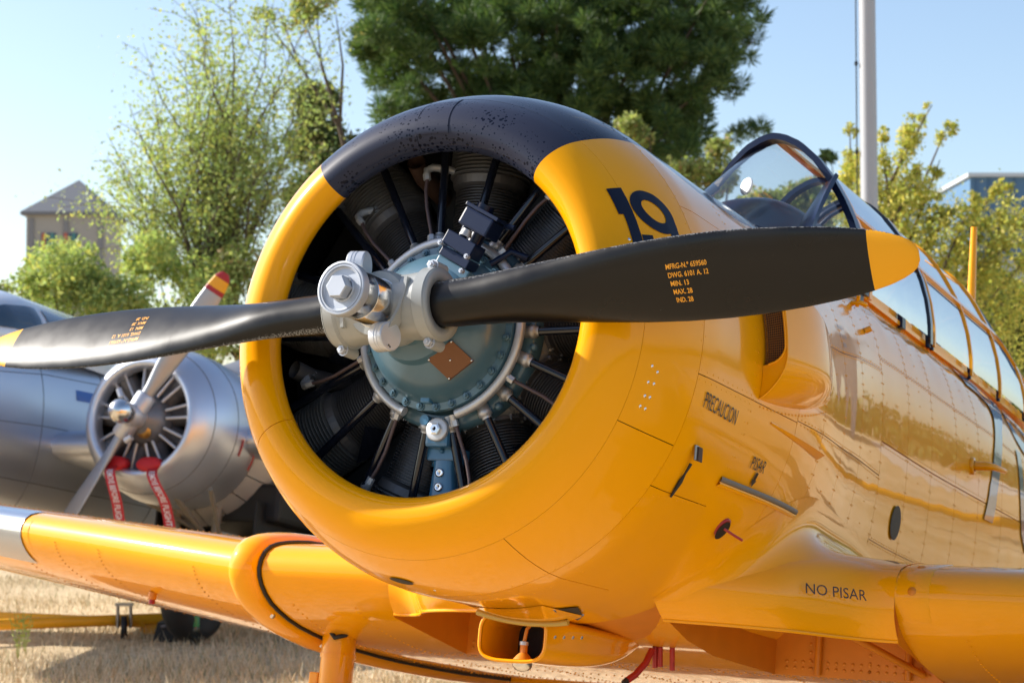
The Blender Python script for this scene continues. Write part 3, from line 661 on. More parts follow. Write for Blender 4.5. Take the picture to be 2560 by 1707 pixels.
# smooth fillets between the wheel fairings and the fuselage
def in_body(q):
    f, p, u = q
    if f > -.72: return math.hypot(p, u) < .694
    a, ut, ub, uc, n = [float(np.interp(-f, _sd, _st[:, k])) for k in range(5)]; h = (ut - uc) if u > uc else (uc - ub); return (abs(p) / a) ** n + (abs(u - uc) / h) ** n < 1
def th_of(q):
    lo, hi = -89., 60.
    for _ in range(30):
        mid = (lo + hi) / 2
        if S(q[0], mid)[2] < q[2]: lo = mid
        else: hi = mid
    return (lo + hi) / 2
for sg in (1, -1):
    NI = 31; C_ = []; A_ = []; PC = []
    for i in range(3, NI):
        lo, hi = .22, .80
        for _ in range(26):
            mid = (lo + hi) / 2
            if in_body(fair_sec(mid)[i]): lo = mid
            else: hi = mid
        PC.append(lo)
    PC = np.array(PC)
    for _ in range(3): PC[1:-1] = (PC[:-2] + 2 * PC[1:-1] + PC[2:]) / 4
    C_ = [np.array(fair_sec(p)[i + 3]) for i, p in enumerate(PC)]; G = []
    for i, c in enumerate(C_):
        t = C_[min(i + 1, len(C_) - 1)] - C_[max(i - 1, 0)]; t /= np.linalg.norm(t); th = th_of(c); n = Sn(c[0], th); bdir = np.cross(n, t)
        fo = np.array(fair_sec(PC[i] + .02)[i + 3]) - c
        k = i / (len(C_) - 1); L = .05 + .11 * math.sin(PI * min(1, k * 1.15)) ** .7 * (1 if k < .87 else .8)
        cen_ = np.array([-1.9, .62, -.62]); 
        if bdir @ (c - cen_) < 0: bdir = -bdir
        dS = (S(c[0], th + 1) - S(c[0], th - 1)) / 2; B = S(c[0] + bdir[0] * L, th + (bdir @ dS) / (dS @ dS) * L, .0015); C0 = S(c[0], th, .001)
        A = np.array(fair_sec(PC[i] + L * .95)[i + 3]); An = A + (A - np.array([-1.70, A[1], -.57])) * .004
        G.append([(1 - s) ** 2 * B + 2 * s * (1 - s) * C0 + s * s * An for s in np.linspace(0, 1, 12)])
    G = np.array(G[:-3])
    for _ in range(2): G[1:-1] = (G[:-2] + 2 * G[1:-1] + G[2:]) / 4
    if sg < 0: G[:, :, 1] *= -1
    MB().grid(G.tolist(), flip=sg < 0).build('fairing_fillet', M_yel, AC)
# plate with quarter-turn screws at the fairing end (port) and lettering
def wing_pt(p, k, off=.0):   # k index along upper loop of the centre section, k float
    i = int(k); a = np.array(center_sec(p)[i]); c = np.array(center_sec(p)[min(i + 1, 44)]); q = a + (c - a) * (k - i)
    t = c - a; n = np.array([-t[2], 0, t[0]]); n = n / np.linalg.norm(n)
    if n[0] * .6 + n[2] * .6 < 0: n = -n
    return q + n * off
b = MB(); b.grid([[wing_pt(p, k, .003 if 0 < i < 4 else .0003) for k in np.linspace(15.5, 27.5, 26)] for i, p in enumerate((.872, .877, .92, .965, .97))], flip=False)
pl = b.build('joint_cover_plate', M_yel, AC); split_normals(pl, 50)
for k in (18.2, 21.6):
    q = wing_pt(.92, k, .003); q2 = wing_pt(.92, k, .006); b = MB(); b.lathe([(0, .013), (.0015, .0125), (.0018, .0005)], q, q2 - q, 20); b.box(q2 - (q2 - q) * .2, (.001, .018, .0022)); b.build('turn_fastener', M_yeldull, pl)
vs, fs = text_mesh('NO PISAR', 1.0, 1, .0); x0, x1 = vs[:, 0].min(), vs[:, 0].max(); y1 = vs[:, 1].max()
def fair_pt(p, ph, off): a = fair_a(p); rr = .95 * max(0, .66 - abs(p)) ** 1.9; c, s_ = math.cos(rad(ph)), math.sin(rad(ph)); return np.array([-1.70 + a * c ** .9 + off * c, p, -.57 + (-.405 + rr + .57 if s_ > 0 else .19) * s_ + off * s_])
lay('warning_lettering', [((x - x0) / (x1 - x0), y / y1) for x, y, _ in vs], fs, lambda x, y: fair_pt(.668 + .138 * x - .004 * y, 2.5 + 10.5 * y - 1.0 * x, .0025), M_txt)
# oil cooler scoop under the nose
def oc(s, a):   # s 0 mouth .. 1 tail ; a around (0..1), open top
    f = -.90 - .80 * s; w = .108 * (1 - .55 * s ** 2.5); zt = -.690 + .0 * s; zb = -.825 + .035 * s ** 2 + .10 * s ** 5; k = 3.6 - 1.2 * s
    ang = -PI * .5 + a * 2 * PI; c, s2 = math.cos(ang), math.sin(ang); e = 2 / k
    zc, hz = (zt + zb) / 2, (zt - zb) / 2
    wz = w * (1 + .35 * max(0, s2) * smoothstep(0, .25, s)); return np.array([f, -.068 + wz * math.copysign(abs(c) ** e, c), zc + hz * math.copysign(abs(s2) ** e, s2)])
AA = np.linspace(0, 1, 49)
b = MB(); b.grid([[oc(s, a) for a in AA[:-1]] for s in np.linspace(0, 1, 26)], closed_v=True)
def shrink(q, k): c = np.array([q[0], -.068, -.757]); return c + (q - c) * k
b.grid([[shrink(oc(0, a), .93) + np.array([-d, 0, 0]) for a in AA[:-1]] for d in (0, .05, .22)], closed_v=True, flip=True)
oc_o = b.build('oil_cooler_scoop', M_yel, AC)
b = MB(); b.tube([oc(.0, a) * np.array([1, 1, 1]) for a in AA], .0055, 8, cap=False); b.build('scoop_lip', M_yel, oc_o)
b = MB(); b.add([shrink(oc(0, a), .93) + np.array([-.22, 0, 0]) for a in AA[:-1]], [tuple(range(48))], False); b.build('cooler_core', M_dark, oc_o)
b = MB(); b.tube([(-.97, -.0, -.72), (-.95, -.03, -.708), (-.94, -.045, -.73), (-.94, -.050, -.765)], .0055, 8); b.tube([(-.94, -.05, -.775), (-.94, -.05, -.80)], .011, 12); b.lathe([(0, .030), (.012, .02), (.02, .012)], (-.94, -.05, -.818), (0, 0, 1), 16); b.build('drain_pipe', M_yeldull, oc_o)
b = MB(); b.lathe([(0, .013), (.010, .013)], (-.94, -.05, -.776), (0, 0, 1), 14, cap=True); b.build('hose_clamp', M_satin, oc_o)
b = MB(); b.lathe([(0, .030), (.012, .028), (.022, .018), (.026, .002)], (-.93, -.045, -.826), (0, 0, -1), 20); b.build('drain_bowl', M_chrome, oc_o)
# fairing chin between cowling and scoop
b = MB(); P = []
for s in np.linspace(0, 1, 10):
    f = -.66 - .26 * s; P.append([S(f, -90 + t, .002 + .014 * smoothstep(0, .8, s) * max(0, 1 - (t / 13.) ** 4)) for t in np.linspace(-16, 12, 16)])
b.grid(P); b.build('chin_fairing', M_yel, AC)
MB().tube([S(-.90, -90 + t, .022) + np.array([0.01, 0, 0]) for t in np.linspace(-15, 9, 9)], .009, 8).build('chin_bead', mat('old_yellow_sealant', (.45, .30, .05), .35, 0, .5), AC)
# cowl gill / exhaust outlet: dark wedge with bright edges
o_ = [S(-.752, -78.6, .0035), S(-.790, -74.2, .0035), S(-.90, -77.5, .006), S(-.955, -81.0, .007), S(-.84, -81.2, .005)]
b = MB(); b.add(o_, [(0, 1, 2, 3, 4)], False); wd = b.build('breather_outlet', M_dark, AC)
b = MB(); b.tube([o_[0], o_[4], o_[3], o_[2]], .0035, 6); b.build('outlet_trim', M_steel, wd)
rivets([(S(-.78 - .03 * k, -79.5 + 1.0 * k, .03) + np.array([0, 0, -.045]), (0, 1, -.5)) for k in range(4)], 'outlet_screws', M_steel, r=.006, h=.003)
# red drain tubes
b = MB(); b.tube([(-1.62, .04, -.73), (-1.60, .03, -.775), (-1.57, .01, -.815), (-1.545, -.005, -.835)], .011, 10); dr = b.build('drain_tube', M_red, AC)
for y, l in ((.040, .040), (.058, .036), (.100, .045)):
    MB().tube([(-1.64, y, -.72), (-1.65, y, -.745 - l)], .009, 8).build('drain_tube', M_red, AC)
MB().tube([(-1.546, -.004, -.833), (-1.535, -.010, -.845)], .0105, 10).build('tube_mouth', M_black, dr)

# ================================================================== ENGINE
# dark baffle behind the cylinders
b = MB(); b.lathe([(-.66, .05), (-.66, .45), (-.60, .66)], (0, 0, 0), (1, 0, 0), 40); b.build('engine_baffle', M_dark, AC)
b = MB(); b.lathe([(-.186, .470), (-.21, .50), (-.28, .56), (-.42, .662), (-.7, .680), (-.74, .676), (-.745, .01)], (0, 0, 0), (1, 0, 0), 60); b.build('cowling_liner', M_dark, AC)
# crankcase nose
b = MB(); b.lathe([(-.045, .066), (-.085, .070), (-.10, .078), (-.112, .115), (-.125, .118), (-.135, .123), (-.15, .150), (-.175, .178), (-.215, .196), (-.235, .204), (-.238, .222), (-.252, .224), (-.256, .210), (-.30, .214), (-.33, .245), (-.42, .26), (-.55, .26)], (0, 0, 0), (1, 0, 0), 72)
cc = b.build('crankcase', M_bluegrey, AC); split_normals(cc, 32)
def hexbolt(b, c, ax, r=.009, h=.008, washer=True):
    c = np.array(c, float); ax = np.array(ax, float); ax /= np.linalg.norm(ax)
    if washer: b.lathe([(0, r * 1.35), (.002, r * 1.35), (.002, r)], c, ax, 14, smooth=False)
    b.lathe([(.002, r), (h, r), (h + .001, r * .85), (h + .001, .0005)], c, ax, 6, smooth=False); b.lathe([(h, r * .5), (h + .006, r * .48), (h + .006, .0005)], c, ax, 10, smooth=False)
for k in range(28):
    a = rad(k * 360 / 28 + 4); b = MB(); hexbolt(b, (-.236, .2125 * math.cos(a), .2125 * math.sin(a)), (1, 0, 0), .0092, .008)
    if k == 0: b0 = b.build('case_bolt', M_bluegrey, cc); base_bolt = b0
    else:
        o = b0.copy(); COL.objects.link(o); o.parent = cc; o.rotation_euler = (rad(k * 360 / 28), 0, 0)
for k in range(8):
    a = rad(-120 + k * 30); b = MB(); b.lathe([(0, .0075), (.012, .0075), (.013, .0005)], (-.125, .098 * math.cos(a), .098 * math.sin(a)), (1, 0, 0), 8); b.build('stud', M_satin if k in (0, 1, 2) else M_bluegrey, cc)
# small lug, bottom spigot
b = MB(); b.tube([(-.238, -.012, -.195), (-.20, -.012, -.150)], [.012, .008], 10); b.box((-.225, -.006, -.196), (.03, .028, .02), bev=.004); b.build('case_lug', M_blue, cc)
# nameplate (tilted square) with screws on the conical face
def cone_pt(p, u, off=.0):
    r = math.hypot(p, u); f = float(np.interp(r, [.118, .123, .150, .178, .196], [-.125, -.135, -.15, -.175, -.215])); return np.array([f + off, p, u])
ctr = np.array([.102, -.109]); d1 = np.array([.056, .002]); d2 = np.array([.008, .048]); rh = ctr / np.linalg.norm(ctr)
def plate_pt(q, off=.003): q = np.array(q); return np.array([float(np.interp(np.linalg.norm(ctr), [.118, .123, .150, .178], [-.125, -.135, -.15, -.175])) - .55 * ((q - ctr) @ rh) + off + .004, q[0], q[1]])
cone_pt = lambda p, u, off=.003: plate_pt((p, u), off)
b = MB(); vs = [plate_pt(ctr + x * (d1 + d2) / 2 + y * (d1 - d2) / 2) for x in (-1, 1) for y in (-1, 1)]; vs += [v - np.array([.006, 0, 0]) for v in vs]
b.add(vs, [(0, 1, 3, 2), (0, 4, 5, 1), (1, 5, 7, 3), (3, 7, 6, 2), (2, 6, 4, 0)], False); npl = b.build('nameplate', M_plate, cc)
b = MB()
for q in [ctr] + [ctr + x * (d1 + d2) / 2.15 + y * (d1 - d2) / 2.15 for x in (-1, 1) for y in (-1, 1)]: b.lathe([(0, .0034), (.002, .003), (.0025, .0003)], cone_pt(*q, .003), (1, 0, 0), 8)
b.build('plate_screws', M_silver, cc)
# ignition ring
RR = .2396; ringf = -.2496
def arc(a0, a1, r=RR, f=ringf, n=60): return [(f, r * math.cos(rad(a)), r * math.sin(rad(a))) for a in np.linspace(a0, a1, n)]
b = MB(); b.tube(arc(-73, 248), .0128, 16); ring = b.build('ignition_ring', M_satin, AC)
# cylinders
CYL = [90 + 40 * k for k in range(9)]
def cyl_mesh():
    b = MB()   # axis along +z; engine axis = x; barrel at x=-.43
    pr = [(.235, .105), (.262, .105), (.264, .088)]
    z = .270
    while z < .425: pr += [(z, .079), (z + .0005, .093), (z + .0022, .093), (z + .0027, .079)]; z += .0082
    pr += [(.43, .10), (.452, .105), (.458, .098)]
    b.lathe(pr, (-.435, 0, 0), (0, 0, 1), 40, smooth=False)
    return b
def head_mesh():
    b = MB(); z = .458; pr = []
    while z < .62: r = .112 * (1 - max(0, (z - .55) / .12) ** 2 * .35); pr += [(z, r - .022), (z + .001, r), (z + .0032, r), (z + .0045, r - .022)]; z += .0108
    pr += [(.63, .07), (.65, .03)]
    b.lathe(pr, (-.435, 0, 0), (0, 0, 1), 40, smooth=False)
    for s in (-1, 1):   # rocker boxes
        b.box((-.40, s * .075, .60), (.11, .055, .06), bev=.012)
        b.tube([(-.34, s * .082, .585), (-.34, s * .085, .56)], .016, 12)
    return b
def flange_mesh():
    b = MB()
    b.lathe([(.236, .118), (.250, .118), (.252, .09)], (-.435, 0, 0), (0, 0, 1), 36)
    return b
b = MB()
LEAD = {90: 14, 130: 4, 170: 3, 210: -13, 250: -7, 290: -6, 330: -2, 370: 0, 410: 2}
def rotx(o, a): o.rotation_euler = (rad(a), 0, 0)
for k, a in enumerate(CYL):
    if k == 0:
        c = cyl_mesh().build('cylinder', M_fin, AC); rotx(c, a - 90)
        h = head_mesh().build('cylinder_head', M_fin2, c); fl_ = flange_mesh().build('hold_down_flange', M_cast, c)
        bb = MB()
        for j in range(14):
            t = rad(j * 360 / 14); hexbolt(bb, (-.435 + .104 * math.cos(t), .104 * math.sin(t), .252), (0, 0, 1), .0065, .009)
        nt_o = tag(bb.build('flange_nuts', M_steel, c), kind='stuff')
        # push rod tubes at +-11 deg
        tubes = []
        for s in (-1, 1):
            t0 = rad(90 + 11.5 * s); t1 = rad(90 + 9.2 * s)
            q0 = (-.285, .262 * math.cos(t0), .262 * math.sin(t0)); q1 = (-.33, .565 * math.cos(t1), .565 * math.sin(t1))
            tb = MB().tube([q0, q1], .0115, 14).build('pushrod_tube', M_glossblack, c)
            d = np.array(q1) - np.array(q0); d /= np.linalg.norm(d); q0 = np.array(q0)
            MB().lathe([(-.03, .016), (-.012, .0165), (-.010, .0185), (.004, .0185), (.006, .0135), (.014, .0135)], q0, d, 16).build('tube_gland', M_satin if s > 0 else M_cast, tb)
            tubes.append(tb)
        # lead from the ring to the front plug
        t = rad(90 + 4.0)
        def pc(r, a_, f): return np.array([f, r * math.cos(rad(a_)), r * math.sin(rad(a_))])
        ld = MB().tube([pc(.262, 90, -.262), pc(.31, 91, -.268), pc(.36, 91.8, -.275), pc(.41, 91.5, -.28), pc(.445, 90.6, -.285)], .0052, 10).build('ignition_lead', M_lead, c)
        MB().tube([pc(.238, 90, -.25), pc(.252, 90, -.254), pc(.262, 90, -.262)], [.010, .008, .007], 10).lathe([(0, .0105), (.016, .0105)], pc(.252, 90, -.256), pc(1, 90, -.25) - pc(0, 0, 0), 6, smooth=False, cap=True).build('lead_nut', M_satin, ld)
        e0 = pc(.440, 90.6, -.285)
        MB().lathe([(0, .0105), (.018, .0105)], e0, pc(1, 90, 0), 6, smooth=False, cap=True).tube([e0 + pc(.016, 90, 0), e0 + pc(.030, 90, -.004), pc(.478, 89, -.300), pc(.478, 86, -.33), pc(.472, 84.5, -.35)], [.009, .010, .011, .010, .010], 12).build('plug_elbow', M_satin, ld)
        bb = MB()
        for x in (-.318, -.328, -.338): bb.lathe([(0, .0135), (.0045, .0135)], pc(.476, 86.6, x), (-.96, -.25, -.05), 14, cap=True)
        bb.build('plug_rings', M_steel, ld)
        lead_c = ld
        # cooling baffle plate between this cylinder and the next
        bb = MB(); bb.grid([[pc(r, 110 + w, -.47) for w in (-4 - 4 * (r - .3) / .3, 4 + 4 * (r - .3) / .3)] for r in (.26, .40, .62)]); bb.build('inter_cylinder_baffle', M_dark, c)
        bb = MB(); bb.add([pc(.36, 103, -.33), pc(.47, 106, -.40), pc(.40, 109, -.42), pc(.34, 106, -.40)], [(0, 1, 2, 3)], False); bb.build('baffle_clip', M_glossblack, c)
        proto_c = c
    else:
        c = proto_c.copy(); COL.objects.link(c); rotx(c, a - 90)
        for ch in proto_c.children:
            o = ch.copy(); COL.objects.link(o); o.parent = c
            for g_ in ch.children:
                q_ = g_.copy(); COL.objects.link(q_); q_.parent = o
            if ch.name.startswith('ignition_lead'): rotx(o, LEAD[a])
rotx(lead_c, LEAD[90])
# part limits: sub-parts of leads and tubes are joined where a fourth level would arise
# sump at the bottom
b = MB(); b.box((-.30, 0.006, -.275), (.07, .070, .075), bev=.010); b.box((-.335, .006, -.325), (.06, .098, .035), bev=.005)
b.grid([[(-.33 + .03 * math.cos(a), .004 + w * math.copysign(abs(math.cos(a)) ** .6, math.cos(a)), z) if False else (-.345 + .038 * math.copysign(abs(math.sin(a)) ** .6, math.sin(a)), .004 + w * math.copysign(abs(math.cos(a)) ** .6, math.cos(a)), z) for a in np.linspace(0, 2 * PI, 24, endpoint=False)] for z, w in ((-.33, .036), (-.36, .034), (-.42, .040), (-.50, .05), (-.60, .056))], closed_v=True)
b.tube([(-.255, -.03, -.243), (-.30, -.03, -.243)], .014, 12)
sump = b.build('oil_sump', M_blue, AC); split_normals(sump, 35)
b = MB(); b.lathe([(0, .032), (.010, .032), (.012, .028), (.012, .014)], (-.266, .010, -.268), (1, 0, 0), 28); sw = b.build('sump_cap', M_satin, sump)
b = MB(); b.lathe([(0, .017), (.012, .017), (.013, .012), (.013, .006), (.009, .004)], (-.256, .010, -.268), (1, 0, 0), 6, smooth=False); b.build('cap_nut', M_chrome, sump)
for z in (-.375, -.413):
    b = MB(); b.lathe([(0, .012), (.006, .012), (.006, .007), (.003, .0005)], (-.308, .002, z), (1, 0, 0), 16); b.build('sump_plug', M_silver, sump)
b = MB()
for y in (-.036, .048): b.lathe([(0, .007), (.010, .006), (.011, .0005)], (-.335, y, -.343), (0, 0, -1), 10)
b.lathe([(0, .006), (.005, .005), (.0055, .0004)], (-.303, .004, -.318), (1, 0, 0), 10)
b.build('sump_studs', M_blue, sump)
# propeller governor: stack of blocks leaning outwards at 62 degrees
def pc(r, a_, f): return np.array([f, r * math.cos(rad(a_)), r * math.sin(rad(a_))])
def blockR(a):   # columns: x forward, tangential, radial
    er = np.array([0, math.cos(rad(a)), math.sin(rad(a))]); et = np.array([0, -er[2], er[1]]); return np.stack([np.array([1., 0, 0]), et, er], 1)
GA = 62; RB = blockR(GA)
b = MB(); b.box(pc(.158, 61, -.175), (.05, .112, .026), RB, .004)
gov = b.build('governor_mount', M_bluegrey, AC)
b = MB(); b.box(pc(.185, 62, -.165), (.05, .098, .026), RB, .003); b.box(pc(.221, 64, -.165), (.055, .100, .040), RB, .003); b.build('governor_body', M_darkblue, gov)
b = MB(); b.tube([pc(.235, 62, -.19), pc(.28, 62, -.19)], .02, 12); b.tube([pc(.22, 76, -.21), pc(.29, 74, -.21)], .012, 10); b.box(pc(.292, 61.5, -.175), (.065, .098, .050), RB, .006); b.box(pc(.323, 61.5, -.180), (.07, .112, .010), RB, .002); b.tube([pc(.22, 47, -.22), pc(.28, 45, -.24), pc(.30, 38, -.26)], .009, 8)
b.lathe([(0, .024), (.03, .024)], pc(.315, 70, -.225), pc(1, 66, 0), 14, cap=True); b.tube([pc(.32, 54, -.20), pc(.335, 48, -.20)], .007, 8); b.build('governor_head', M_darkblue, gov)
b = MB(); b.lathe([(0, .017), (.012, .014), (.018, .012)], pc(.246, 64, -.150), pc(1, 66, 0), 14, cap=True); b.build('governor_plug', M_cast, gov)
b = MB()
for a_, r_ in ((77, .206), (51, .206), (46, .17)): hexbolt(b, pc(r_, a_, -.140), (1, 0, 0), .0075, .012, False)
b.build('governor_bolts', M_satin, gov)
# exhaust stacks / intake pipes glimpsed behind
for a_, r_ in ((108.6, .512), (190.4, .505)):
    b = MB(); b.tube([pc(r_, a_, -.30), pc(r_ - .02, a_ + 2, -.36), pc(r_ - .06, a_ + 3, -.50)], .026, 18, cap=False); b.tube([pc(r_, a_, -.302), pc(r_ - .02, a_ + 2, -.36)], .0235, 18, cap=False)
    b.build('cooling_blast_tube', M_exh if a_ < 150 else M_fin, AC)
b = MB()
for a_ in (-10, -50): 
    b.lathe([(0, .011), (.004, .011), (.014, .008), (.015, .0005)], pc(.262, a_, -.30), (1, 0, 0), 14)
b.lathe([(-.34, .262), (-.30, .262), (-.292, .25), (-.292, .225)], (0, 0, 0), (1, 0, 0), 60)
b.build('front_section_web', M_bluegrey, AC)

# ================================================================== PROPELLER
PH = .0543; er = np.array([0, math.cos(PH), math.sin(PH)]); et = np.array([0, -math.sin(PH), math.cos(PH)]); ef = np.array([1., 0, 0])
def Q(f, r, t): return ef * f + er * r + et * t
# hub barrel along the blade axis
b = MB()
b.lathe([(-.150, .070), (-.150, .088), (-.146, .093), (-.118, .095), (-.112, .087), (-.06, .083), (0, .083), (.06, .083), (.112, .087), (.118, .095), (.146, .093), (.150, .088), (.150, .070)], (0, 0, 0), er, 56)
b.lathe([(-.075, .072), (-.05, .086), (.0, .092), (.055, .088), (.068, .082), (.07, .06)], (0, 0, 0), (1, 0, 0), 48)
hub = b.build('propeller_hub', M_hub, AC); split_normals(hub, 38)
for s in (-1, 1):
    b = MB(); b.lathe([(.1495, .0905), (.1515, .0905), (.1515, .0605), (.13, .0600)], (0, 0, 0), er * s, 48); b.build('blade_collar', M_hub, hub)
    for tt in (-1, 1):
        for rr_ in (.128,):
            b = MB(); c = Q(.012, s * rr_, tt * .099); b.tube([c - ef * .05, c + ef * .0], .0145, 14); b.build('clamp_lug', M_hub, hub)
            b = MB(); hexbolt(b, c, (1, 0, 0), .0115, .014); b.build('clamp_bolt', M_satin, hub)
# pitch cylinder on the front
b = MB(); b.lathe([(.055, .0745), (.066, .0745), (.068, .070), (.070, .0625), (.074, .0605), (.148, .0605), (.150, .0595), (.152, .0605), (.200, .0605), (.203, .063)], (0, 0, 0), (1, 0, 0), 64)
pcyl = b.build('pitch_cylinder', M_chrome, hub); split_normals(pcyl, 35)
b = MB(); b.lathe([(.203, .0655), (.205, .0685), (.222, .0688), (.228, .0675), (.229, .0655), (.229, .0625), (.2265, .0610), (.2265, .0590), (.2285, .0580), (.2285, .0555), (.222, .0540), (.2195, .050), (.219, .0005)], (0, 0, 0), (1, 0, 0), 64); o = b.build('cylinder_cap', M_cap, hub); split_normals(o, 30)
b = MB(); b.lathe([(.219, .034), (.2225, .033), (.2225, .030)], (0, 0, 0), (1, 0, 0), 40); b.lathe([(.2225, .0308), (.247, .0308), (.2495, .0275), (.2495, .0005)], (0, 0, 0), (1, 0, 0), 6, smooth=False); b.build('cap_nut', M_cap, hub)
b = MB(); b.lathe([(.040, .060), (.052, .082), (.060, .083), (.062, .075)], (0, 0, 0), (1, 0, 0), 48); b.build('cylinder_flange', M_cap, hub)
# counterweights on their brackets
for s in (-1, 1):
    c = np.array([.090, .052 * s, -.092 * s]); ax = np.array([.22, s * .97, .0]); ax /= np.linalg.norm(ax)
    b = MB(); b.lathe([(-.026, .0005), (-.026, .034), (-.023, .0375), (-.006, .0375), (-.005, .0362), (-.003, .0362), (-.002, .0375), (.004, .0375), (.0045, .0365), (.006, .0365), (.007, .0375), (.017, .037), (.0195, .0345), (.0195, .0005)], c, ax, 48)
    cw = b.build('counterweight', M_satin, hub); split_normals(cw, 35)
    b = MB()
    for k in range(3): q = c + ax * .0198 + np.array([0, 0, -.024 * s]) + np.array([.006 * (k - 1), 0, -.003 * (k % 2)]); b.lathe([(0, .0028), (.0005, .0004)], q, ax, 8)
    b.build('stamp_marks', M_dark, hub)
    # bracket arm curving from the barrel to the weight
    P_ = []; ctl = [(.060, .088 * s, .062 * s), (.068, .090 * s, .025 * s), (.075, .082 * s, -.018 * s), (.084, .070 * s, -.058 * s), (.088, .058 * s, -.088 * s)]
    for k in range(13):
        q = k / 12 * 4; cpt = np.array([np.interp(q, range(5), [p[j_] for p in ctl]) for j_ in range(3)]); wv = np.array([.016 + .010 * abs(q / 4 - .5), 0, 0]); nv = np.array([0, .0045 * s, 0])
        P_.append([cpt - wv - nv, cpt + wv - nv, cpt + wv + nv, cpt - wv + nv])
    b = MB(); b.grid(P_, closed_v=True, smooth=True); br = b.build('counterweight_arm', M_hub, hub); split_normals(br, 40)
# blades
BL = np.array([(0.13, 0.114, 0.114, 34.7), (0.165, 0.117, 0.115, 34.7), (0.2, 0.121, 0.108, 35.7), (0.25, 0.1248, 0.094, 36.7), (0.3, 0.1323, 0.08, 37.5), (0.36, 0.1419, 0.066, 37.4), (0.43, 0.1535, 0.055, 36.6), (0.5, 0.1669, 0.046, 36.0), (0.6, 0.1848, 0.038, 34.5), (0.7, 0.1996, 0.032, 33.0), (0.8, 0.2083, 0.027, 31.2), (0.9, 0.2091, 0.023, 29.5),
               (1.0, 0.2018, 0.02, 28.2), (1.1, 0.186, 0.017, 27.1), (1.18, 0.1667, 0.0145, 26.5), (1.25, 0.143, 0.012, 26.3), (1.3, 0.1179, 0.01, 25.9), (1.33, 0.0949, 0.009, 25.3), (1.35, 0.0737, 0.008, 24.9), (1.362, 0.0516, 0.0065, 24.9), (1.369, 0.0221, 0.004, 24.9)])
def bprm(r): return [float(np.interp(r, BL[:, 0], BL[:, k])) for k in (1, 2, 3)]
def blade_pt(r, x, side, s):
    """x: -0.5 trailing .. +0.5 leading ; side +1 front (cambered) face, -1 rear ; s = +-1 which blade"""
    c, t, be = bprm(r); be = rad(be); q = smoothstep(.17, .42, r)
    cd = (math.cos(be) * et * s + math.sin(be) * ef); nd = (math.cos(be) * ef - math.sin(be) * et * s)
    w = max(0, 1 - (2 * x) ** 2)
    ell = .5 * t * math.sqrt(w)
    fr = t * (.82 * w ** .62 * (1 + .35 * x)); bk = .18 * t * w ** .5
    y = side * ell * (1 - q) + (fr if side > 0 else -bk) * q
    sweep = .004 * q
    return er * s * r + cd * (x * c + sweep) + nd * y
NX = 22
for s in (1, -1):
    b = MB(); rs = np.concatenate([np.linspace(.13, .5, 18), np.linspace(.53, 1.2, 26), np.linspace(1.215, 1.34, 12), [1.35, 1.356, 1.362, 1.366, 1.369]])
    G = []; at_c = []; at_s = []
    xs = [.5 * math.cos(PI * k / NX) for k in range(NX + 1)]     # leading -> trailing
    for r in rs:
        row_ = [blade_pt(r, x, 1, s) for x in xs] + [blade_pt(r, x, -1, s) for x in xs[-2:0:-1]]
        G.append(row_)
        for x in xs + xs[-2:0:-1]: at_c.append(.5 - x); at_s.append(float(r))
    b.grid(G, closed_v=True, flip=s > 0); b.add(G[-1], [tuple(range(len(G[-1])))], True)
    at_c += at_c[-len(G[-1]):]; at_s += at_s[-len(G[-1]):]
    bl = b.build('propeller_blade', M_blade, AC)
    for nm, arr in (('chordpos', at_c), ('span', at_s)):
        A = bl.data.attributes.new(nm, 'FLOAT', 'POINT'); A.data.foreach_set('value', arr)
    bm = bmesh.new(); bm.from_mesh(bl.data); bmesh.ops.recalc_face_normals(bm, faces=bm.faces); bm.to_mesh(bl.data); bm.free()
    L_ = ['MFRG-N.\u00ba 659560' if s > 0 else 'MFRG-N.\u00ba 659561', 'DWG. 6101 A. 12', 'MIN. 13', 'MAX. 28', 'IND. 28']
    wd_ = [.101, .100, .045, .047, .042]; V = MB()
    for k, t in enumerate(L_):
        vs, fs = text_mesh(t, 1.0, 1, .02); x0, x1 = vs[:, 0].min(), vs[:, 0].max(); y1 = .72
        def fn(x, y):
            cc_ = bprm(.78)[0]; xx = .155 - .143 * k * .70 + (y / y1) * .060; r = .778 + k * .0022 + (x - x0) / (x1 - x0) * wd_[k]
            p = blade_pt(r, xx, 1, s); p2 = blade_pt(r, xx, -1, s); n = p - p2; n /= np.linalg.norm(n); return p + n * .0006
        V.add([fn(x, y) for x, y, _ in vs], fs, True)
    V.build('blade_lettering', M_bladetxt, bl)

for o in [hub] + [o for o in AC.children if o.name.startswith('propeller_blade')]: o.location.z -= .006

# ================================================================== WINDSCREEN AND CANOPY
BOW = [(.372, .615), (.368, .70), (.352, .79), (.325, .88), (.285, .965), (.235, 1.05), (.175, 1.13), (.105, 1.195), (.04, 1.228), (0, 1.235)]
bw = np.array(BOW + [(-p, u) for p, u in BOW[-2::-1]]); sl = np.concatenate([[0], np.cumsum(np.hypot(*np.diff(bw, axis=0).T))]); sl /= sl[-1]
def bow(t): return np.array([np.interp(t, sl, bw[:, 0]), np.interp(t, sl, bw[:, 1])])
def arch(f, t, k=1.0, du=0.0, kp=1.0):
    p, u = bow(t); u0 = .615; return np.array([f, p * kp, u0 + (u - u0) * k + du])
FB = -2.50
def deck_u(f, p):
    lo, hi = 20., 90.
    for _ in range(24):
        mid = (lo + hi) / 2
        if S(f, mid)[1] > abs(p): lo = mid
        else: hi = mid
    return S(f, lo)[2]
def ws_base(t):
    a = PI * t; p = .368 * math.cos(a); p = math.copysign(abs(p / .368) ** .85 * .368, p); f = FB + .66 * math.sin(a) ** .75; return np.array([f, p, max(.60, deck_u(f, p)) + .004])
